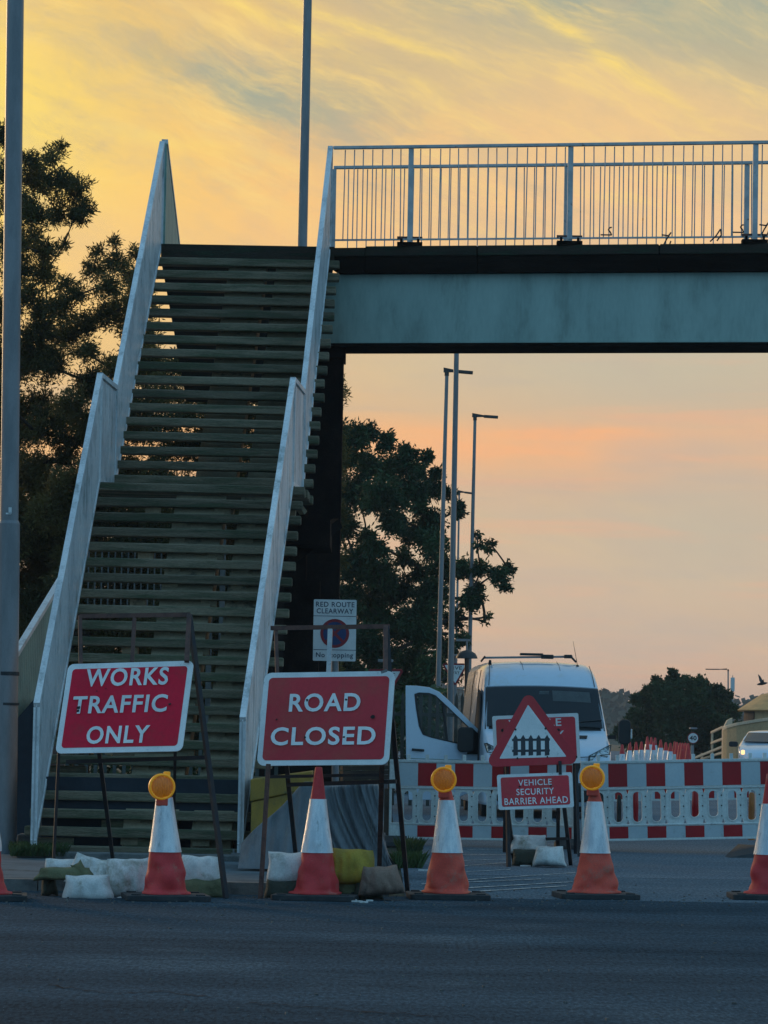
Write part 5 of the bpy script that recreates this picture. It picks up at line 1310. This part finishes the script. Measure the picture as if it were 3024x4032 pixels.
# embossed hooks on the left end web
b2 = barrier('red and white slotted barrier standing on the right, filling the road', (2288, 3003), (3050, 2979), (2292, 3314), (3050, 3301), 40.2, 2321, 74.6, 1, (4, 5, 6), (.06, 2.12))
c = P(3010, 3365, 38.3)
mb = MB(); mb.prism([G(2866, 3378)+Vector((0, 0, 0)), G(3075, 3380), G(3075, 3380)+Vector((0, .1, .11)), G(2920, 3360)+Vector((0, 0, .095))], Vector((0, .42, 0))); tag(mb.build('rubber_foot', 'rubber', None, .01), 'loose black rubber barrier foot lying on the road at the right', 'barrier foot')
barrier('plain barrier farther back, seen through the slots of the right one', (2380, 3080), (2960, 3072), (2384, 3290), (2960, 3282), 52, 2420, 78, 0, (), (), slots=False)

# ================================================================== traffic cones
def cone_mesh(seed, h=.96, lean=(0, 0), dent=.020, rb=.168, pre=.0):
    rnd = random.Random(seed); sx_, sy_ = lean
    def warp(p):
        t = p.z/h
        k = dent*(1-min(t/.45, 1)) if t < .45 else 0
        n_ = noise.noise(Vector((p.x*9+seed*3.1, p.y*9, p.z*7)))
        fold = noise.noise(Vector((math.atan2(p.y, p.x)*1.4, p.z*13+seed, 2.7)))
        r = math.hypot(p.x, p.y); s = 1+(n_*k*2.2+fold*k*1.4)/max(r, .02)
        return Vector((p.x*s+sx_*t, p.y*s+sy_*t, p.z))
    rt = .026
    zs = [i*.02 for i in range(0, int(h/.02)+1)]
    prof = []
    def R(z): return .058+(rb-.058)*(1-z/.72)**1.12 if z < .72 else .058-(.058-rt)*((z-.72)/(h-.72))
    prof = [(rb+.028, .0), (rb+.028, .012)]+[(R(z), z) for z in [.02+i*.02 for i in range(int((h-.02)/.02))]]
    prof += [(rt, h), (rt*.6, h+.004)]
    body = MB().lathe(prof, 36, warp)
    sp = [(R(z)+.0035, z) for z in [.312+i*.0204 for i in range(21)]]
    sleeve = MB().lathe(sp, 60, lambda p: warp(p)+Vector((p.x, p.y, 0))*(.030+.030*noise.noise(Vector((math.atan2(p.y, p.x)*3.2+seed, seed*1.7, p.z*2.5)))))
    return body, sleeve
def near_cone(px, py, label, col, seed, h=.96, lean=(0, 0), yaw=.1, hk=1.0):
    c = G(px, py); c.y += .30; d = c.y; c = GX(px, d, 0)
    t = thing('traffic_cone', label, 'traffic cone', c, 'near row of traffic cones')
    body, sl = cone_mesh(seed, h, lean)
    R = Matrix.Rotation(yaw, 3, 'Z')
    for m_ in (body, sl):
        m_.v = [c+Vector((0, 0, .045))+Vector((v.x, v.y, v.z*hk)) for v in m_.v]
    b_ = body.build('body', col, t); sl.build('reflective_sleeve', 'cone_sleeve', t)
    mb = MB(); pts = rrect(.63, .60, .04, 3)
    mb.prism([c+R @ Vector((x, y, 0)) for x, y in pts], Vector((0, 0, .042))); mb.build('base', 'rubber', t, .006)
    for k in range(4):
        q = R @ Vector((.24*(1 if k % 2 else -1), .23*(1 if k > 1 else -1), .045)); MB().box(c+q, (.07, .05, .014)).build('lug', 'rubber', t)
    return t, c
def warn_lamp(cone, c, px, py, label, yaw=.1, r=.100):
    d = c.y-.05; o = P(px, py, d); t = thing('warning_lamp', label, 'warning lamp', o, 'round amber warning lamps')
    M = Matrix.Translation(o) @ Matrix.Rotation(yaw, 4, 'Z') @ Matrix.Rotation(PI/2, 4, 'X')     # local z faces the viewer
    def b(nm, prof, m, n=36): place(MB().lathe(prof, n), M).build(nm, m, t)
    b('bezel', [(r*.80, -.02), (r, -.018), (r*1.0, .022), (r*.94, .036), (r*.84, .036), (r*.82, .026)], 'amber_bezel_glow')
    place(MB().grid(lambda a, v: Vector((math.cos(a*2*PI)*v*r*.83, math.sin(a*2*PI)*v*r*.83, .026+.012*(1-v*v)+.0022*math.sin(math.cos(a*2*PI)*v*46))), 48, 12, True), M).build('lens', 'amber_lens', t)
    place(MB().lathe([(r*.80, -.06), (r*.86, -.02), (r*.86, -.0)], 30), M).build('rear_lens', 'amber_bezel_glow', t)
    MB().box(o+Vector((.035, .03, r*.80)), (.05, .05, .07)).build('top_cap', 'amber_bezel_glow', t, .008)
    mb = MB(); mb.box(o+Vector((.005, .02, -r-.012)), (.088, .09, .06)); mb.build('battery_neck', 'cone_orange', t, .008)
near_cone(-62, 3549, 'traffic cone at the far left edge, only a sliver in the picture', 'cone_red', 11)
tc_, c = near_cone(652, 3550, 'red traffic cone with an amber lamp beside the white sandbags', 'cone_red', 2, .84, (-.03, 0), .15); warn_lamp(tc_, c, 637, 3098, 'amber lamp on the cone in front of the WORKS TRAFFIC ONLY sign', .2, .1)
near_cone(1245, 3549, 'red traffic cone with a bare pointed tip under the ROAD CLOSED sign', 'cone_red', 5, .96, (0, 0), -.1, 1.0)
tc_, c = near_cone(1763, 3545, 'orange traffic cone with an amber lamp just right of the sign frame', 'cone_orange', 7, .84, (-.025, 0), .05); warn_lamp(tc_, c, 1747, 3070, 'amber lamp on the cone in front of the left barrier', .0, .101)
tc_, c = near_cone(2345, 3543, 'orange traffic cone with an amber lamp in front of the barrier gap', 'cone_orange', 9, .84, (-.02, 0), .1); warn_lamp(tc_, c, 2332, 3063, 'amber lamp on the cone right of the warning sign', -.1, .101)
near_cone(3026, 3546, 'red traffic cone cut in half by the right edge of the picture', 'cone_red', 13, .96, (0, 0), .0)
# rubber mat strips beside the bases
# stored cones far back
def far_cone(sleeve=True):
    t = thing('traffic_cone', None, 'traffic cone', (0, 0, 0), 'stored cones behind the right barrier')
    MB().lathe([(.2, .03), (.17, .05), (.115, .36), (.06, .78), (.03, .98), (.012, 1.0)], 14).build('body', 'cone_red', t)
    if sleeve: MB().lathe([(.127, .33), (.066, .76)], 14).build('reflective_sleeve', 'cone_sleeve', t)
    MB().box((0, 0, .02), (.55, .55, .04)).build('base', 'rubber', t)
    return t
fcs = [(2448, 2942, 88, 1), (2478, 2920, 100, 1), (2503, 2916, 101, 1), (2524, 2918, 103, 1), (2547, 2900, 112, 1), (2563, 2902, 113, 1), (2578, 2904, 112, 1), (2600, 2912, 104, 1), (2620, 2918, 102, 1), (2548, 2916, 104, 1), (2572, 2914, 103, 1), (2638, 2926, 99, 1),
       (2655, 2922, 108, 0), (2664, 2930, 104, 0), (2676, 2942, 101, 0), (2686, 2945, 100, 0), (2697, 2944, 101, 0), (2708, 2950, 99, 0)]
proto = far_cone(True); proto2 = far_cone(False); used = {0: 0, 1: 0}
for (px, py, d, k) in fcs:
    pr = proto if k else proto2
    o = pr if used[k] == 0 else copy_tree(pr); used[k] += 1
    p = P(px, py, d); o.location = GX(px, d); h = p.z-gz(d)
    kk = max(h, .55); o.scale = (1, 1, 1) if kk < 1.15 else (1, 1, 1)
    if kk > 1.05: o.location.z += kk-1.0   # stacked on others
    ords = ['leftmost', 'second', 'third', 'fourth', 'fifth', 'sixth', 'seventh', 'eighth', 'ninth', 'tenth', 'eleventh', 'rightmost']
    xs = sorted(q[0] for q in fcs if q[3] == k); r_ = xs.index(px); wd = 'rightmost' if r_ == len(xs)-1 else ords[r_]
    o['label'] = (wd+' banded cone of the row stored behind the right barrier') if k else (wd+' plain red cone of those stored left of the 40 sign')
    o['group'] = 'banded cones stored behind the barrier' if k else 'plain red cones stored behind the barrier'
# ================================================================== sandbags
def sandbag(px, py, w, h, d, m, label, seed, th=.16, ear=.06, sag=.12, rot=0, wr=1.0, group='sandbags weighing down the sign frames'):
    k = d/F; W_ = w*k*1.16; H_ = h*k*1.12; c = P(px, py, d)
    def fn(u, v, s):
        a, b = 2*u-1, 2*v-1
        e = (max(0, 1-abs(a)**3.2)*max(0, 1-abs(b)**3.0))**.5
        x = a*W_/2*(1-ear*(1-abs(b)**2)*abs(a))*(1+sag*(.5-v)*.6); z = b*H_/2*(1-ear*(1-abs(a)**2)*.8)-sag*H_*.1*(1-a*a)*(v > .5)*(v-.5)
        y = -s*th/2*e*(1+.35*(.5-v))
        nz = noise.noise(Vector((x*6+seed*7.7, z*6, s)))*.018+noise.noise(Vector((x*19+seed, z*5+x*4, s*3)))*.015*wr+noise.noise(Vector((x*30+z*20, z*9, seed)))*.0025*wr
        y += -s*nz*(e**.5+.15)
        z += noise.noise(Vector((a*1.3+seed, 0, v*1.2)))*.014; x += noise.noise(Vector((b*1.3, seed+4, u*1.2)))*.012
        if rot: x, z = x*math.cos(rot)-z*math.sin(rot), x*math.sin(rot)+z*math.cos(rot)
        return c+Vector((x, y, z))
    mb = MB(); n1_, n2_ = 30, 24
    mb.grid(lambda u, v: fn(u, v, 1), n1_, n2_); mb.grid(lambda u, v: fn(1-u, v, -1), n1_, n2_)
    o = mb.build('sandbag', m); tag(o, label, 'sandbag', group)
    # hem seam
    return o
sandbag(345, 3500, 165, 100, 26.85, 'bag_white', 'small slumped white sandbag at the left end, on the road', 1, .26, .02, .45, .06)
sandbag(262, 3412, 150, 58, 27.55, 'bag_white', 'flat white sandbag on top at the far left of the row', 2, .2, .03, .2, .05)
sandbag(345, 3432, 120, 112, 27.35, 'bag_white', 'creased white sandbag folded over its neighbour, third from left', 3, .18, .03, .3, -.30, 2.4)
sandbag(410, 3462, 118, 140, 27.25, 'bag_white', 'tall grey white sandbag squeezed between two others in the left row', 19, .2, .03, .25, -.10, 2.2)
sandbag(505, 3462, 156, 148, 27.15, 'bag_white', 'big square white sandbag left of the lamp cone', 4, .22, .03, .3, .03, 1.6)
sandbag(790, 3428, 146, 104, 27.4, 'bag_white', 'white sandbag upright between the lamp cone and the long frame leg', 5, .2, .03, .3, -.04, 1.4)
sandbag(800, 3500, 158, 74, 27.35, 'bag_olive', 'dirty olive sandbag under the white one beside the frame leg', 6, .24, .03, .4, .03)
sandbag(720, 3430, 40, 110, 27.5, 'bag_olive', 'olive cloth edge between the lamp cone and the white sandbag', 20, .12, .03, .3, 0, 2)
sandbag(468, 3546, 84, 24, 26.95, 'bag_white', 'low scrap of white sandbag on the road edge left of the lamp cone', 7, .12, .03, .3, .06)
sandbag(255, 3440, 190, 44, 27.0, 'bag_olive', 'olive cloth draped over the left end of the white bags', 8, .16, .0, .5, .04, 2.5)
sandbag(322, 3440, 46, 92, 26.98, 'bag_olive', 'twisted olive bag neck hanging between two white sandbags', 18, .09, .1, .5, .55, 2.5)
sandbag(192, 3478, 52, 90, 27.1, 'bag_dark', 'dark torn sacking hanging at the left end of the sandbags', 21, .14, .05, .5, .1, 2.5)
sandbag(1128, 3420, 130, 118, 27.4, 'bag_white', 'smooth white sandbag just left of the bare cone', 9, .2, .03, .2, .02, .8)
sandbag(1125, 3502, 140, 72, 27.35, 'bag_dark', 'dark bag squashed under the white sandbag left of the bare cone', 10, .22, .03, .3)
sandbag(1382, 3412, 165, 126, 27.4, 'bag_yellow', 'yellow green sandbag right of the bare cone', 11, .2, .03, .35, -.05, 2.2)
sandbag(1345, 3498, 150, 72, 27.5, 'bag_olive', 'flattened olive sack beneath the yellow bag', 12, .2)
sandbag(1500, 3466, 140, 104, 27.3, 'bag_brown', 'brown canvas sack with folds at the foot of the ROAD CLOSED frame', 13, .26, .02, .6, .10, 3)
sandbag(1448, 3500, 90, 78, 27.4, 'bag_dark', 'dark bag wedged between the yellow and the brown sack', 14, .22, .03, .4, .1)
sandbag(2082, 3324, 125, 66, 35.4, 'bag_white', 'grey white sandbag lying across the warning sign frame', 15, .25, .03, .3)
sandbag(2072, 3378, 95, 62, 35.2, 'bag_dark', 'dark bag under the warning sign', 16, .22)
sandbag(2164, 3371, 104, 72, 34.9, 'bag_white', 'pale sandbag on the ground right of the others below the warning sign', 17, .26, .02, .5)

# ================================================================== heap under a tarpaulin, yellow bin
hd = 31.3
def heap(u, v):
    px = 948+572*u
    top = max(3087, 3318-(px-955)*.99)
    top += 6*math.sin(px*.03)
    if px > 1488: top += (px-1488)*7.5
    # v 0 back ground, .4 back top, .5 front top, 1 front ground
    fold = 0
    if px > 1255:
        w_ = v*1.2
        q = (px-90*w_*w_)*.05; fold = (.06*noise.noise(Vector((q*1.5, v*.9, 1)))+.055*noise.noise(Vector((q*4.2, v*1.3, 5))))*(.3+v)
    else: fold = .04*noise.noise(Vector((px*.03, v*5, 2)))
    if v < .4: y = hd+1.2-.6*v/.4; t_ = v/.4
    elif v < .5: y = hd+.6-.4*(v-.4)/.1; t_ = 1
    else: y = hd+.2-(.1+.45*((v-.5)/.5)**1.4); t_ = 1-(v-.5)/.5
    zt_ = P(px, top, hd).z; z = .085+(max(zt_, .1)-.085)*(t_**.9)
    return Vector((P(px, 3200, hd).x+(.10*(1-t_)**2*(1 if px > 1255 else 0)), y-fold, z))
hp = MB().grid(heap, 180, 44).build('tarpaulin_heap', 'tarpaulin'); tag(hp, 'grey heap under a ribbed tarpaulin behind the ROAD CLOSED sign', 'covered heap')
yb = thing('grit_bin', 'yellow plastic bin beside the right foot of the stairs', 'bin', GX(1090, 33.6))
a, b = P(982, 3300, 33.3), P(1215, 3290, 34.0); zt0, zt1 = P(982, 3068, 33.3).z, P(1215, 3036, 34.0).z; zl0, zl1 = P(982, 3156, 33.3).z, P(1215, 3104, 34.0).z
def quadbox(x0, y0, x1, y1, zb0, zb1, zt0_, zt1_, dep, nm, m, bev=.01):
    mb = MB(); mb.add([(x0, y0, zb0), (x1, y1, zb1), (x1, y1, zt1_), (x0, y0, zt0_), (x0, y0+dep, zb0), (x1, y1+dep, zb1), (x1, y1+dep, zt1_), (x0, y0+dep, zt0_)], [(0, 1, 2, 3), (5, 4, 7, 6), (3, 2, 6, 7), (0, 3, 7, 4), (1, 5, 6, 2), (0, 4, 5, 1)])
    return mb.build(nm, m, yb, bev)
quadbox(a.x+.01, 33.33, b.x, 34.03, .085, .085, zl0-.006, zl1-.006, .8, 'body', 'yellow_plastic')
quadbox(a.x, 33.28, b.x+.02, 33.98, zl0, zl1, zt0, zt1, .85, 'lid', 'yellow_plastic')
# things glimpsed between the ROAD CLOSED sign and its crossbar
t = thing('stacked_boards', 'stack of brown boards seen below the ROAD CLOSED sign', 'timber', GX(1430, 44))
for k in range(4):
    a, b = P(1345, 3082-k*19, 44), P(1560, 3078-k*19, 44.2); MB().bar(a, b, .12, .052).build('board', 'brown_board', t)
for px in (1380, 1530): MB().box((P(px, 3100, 44.1).x, 44.1, .3), (.1, .1, .62)).build('bearer', 'brown_board', t)
for (px, m_, l) in ((1221, 'orange_plastic', 'orange and black marker post beside the bare cone tip'), (1236, 'cone_sleeve', 'pale marker post beside the bare cone tip'),):
    p = GX(px, 43); MB().tube(p, P(px, 3012, 43), .022, .022, 8).build('marker_post', m_); tag(bpy.data.objects[-1] if False else C.objects[-1], l, 'marker post')
t = thing('white_bench', 'pale low table behind the yellow bin', 'table', GX(1180, 42))
MB().bar(P(1130, 3042, 42), P(1265, 3040, 42), .4, .06).build('table_top', 'barrier_white', t)
for px in (1140, 1255): MB().box((P(px, 3100, 42).x, 42, .33), (.05, .3, .62)).build('leg', 'galvanised', t)
# drums and cones behind the right barrier
for (px, w, m_, lab, y0, y1) in ((2958, 24, 'orange_plastic', 'orange drum seen through the rightmost barrier slot', 3120, 3238), (2436, 18, 'black_plastic', 'dark post behind the first slot of the right barrier', 3130, 3250), (2738, 30, 'barrier_red', 'red water filled block behind the middle barrier slot', 3110, 3260), (2500, 24, 'barrier_red', 'red block behind the second slot of the right barrier', 3110, 3270)):
    p = GX(px, 46); r_ = w*46/F/2; z = P(px, y0, 46).z
    o = MB().lathe([(r_*1.1, 0), (r_*1.15, .04), (r_, .07), (r_, z*.6), (r_*1.05, z*.62), (r_*.95, z*.95), (r_*.6, z)], 16, None, p).build('drum', m_); tag(o, lab, 'drum')

# ================================================================== weeds
def weeds(cx0, cx1, y, n, hmax, lab, m='weed', z0=0):
    mb = MB()
    for i in range(n):
        px = random.uniform(cx0, cx1); d = G(px, y).y+random.uniform(-.5, .5); p = GX(px, d, z0); a = random.uniform(0, 2*PI); h = random.uniform(.25, 1)*hmax; w = random.uniform(.006, .016)
        s = Vector((math.cos(a), math.sin(a), 0)); tip = p+Vector((random.uniform(-.6, .6)*h, random.uniform(-.6, .6)*h, h)); mid = p.lerp(tip, .5)+Vector((0, 0, h*.15))
        mb.add([p-s*w*.5, p+s*w*.5, mid+s*w, tip, mid-s*w], [(0, 1, 2, 3, 4)])
    tag(mb.build('weeds', m), lab, 'weeds', kind='stuff')
weeds(45, 260, 3400, 1500, .13, 'tuft of grass at the foot of the stairs and the left lamp post', z0=.085)
weeds(1545, 1660, 3412, 900, .16, 'green weeds at the corner between the frame leg and the barrier', z0=.0)
weeds(1575, 1650, 3372, 500, .22, 'leafy weeds under the left end of the barrier', z0=.0)
weeds(1205, 1330, 3400, 350, .07, 'moss and grass below the heap', z0=.085)
for (px, py, s_) in ((1668, 3430, .05), (1700, 3462, .04), (1652, 3380, .03), (1405, 3553, .04), (1432, 3556, .03), (1455, 3550, .025), (2068, 3412, .05), (1388, 3548, .03)):
    p = G(px, py); mb = MB(); mb.prism([p+Vector((x*s_, y*s_*.6, .002)) for x, y in ((-1, -.6), (.3, -1), (1.1, -.2), (.7, .8), (-.5, .9))], Vector((0, 0, .012))); tag(mb.build('litter_scrap', 'bag_white'), {1668: 'pale scrap of litter beside the weeds, farther right', 1700: 'pale scrap on the road nearest the white stripes', 1652: 'pale scrap beside the barrier weeds, farthest from the camera', 1405: 'largest pale scrap at the base of the bare cone', 1432: 'middle pale scrap right of the bare cone base', 1455: 'rightmost pale scrap beside the bare cone base', 2068: 'pale scrap on the road under the warning sign', 1388: 'pale scrap touching the bare cone base'}[px], 'litter', 'pale litter scraps')

# ================================================================== haze
hx = MB().box((0, 715, 7.9), (1900, 1570, 17.8)); hzo = hx.build('haze', 'rubber'); hzo.data.materials.clear()
hm = bpy.data.materials.new('haze'); hm.use_nodes = True; t = hm.node_tree; t.nodes.remove(t.nodes['Principled BSDF'])
pvn = t.nodes.new('ShaderNodeVolumePrincipled'); pvn.inputs['Color'].default_value = (.80, .86, .92, 1); pvn.inputs['Density'].default_value = .00028; pvn.inputs['Anisotropy'].default_value = 0
t.links.new(pvn.outputs[0], t.nodes['Material Output'].inputs['Volume']); hzo.data.materials.append(hm); hzo['kind'] = 'stuff'; hzo['label'] = 'thin evening haze over the far wood'
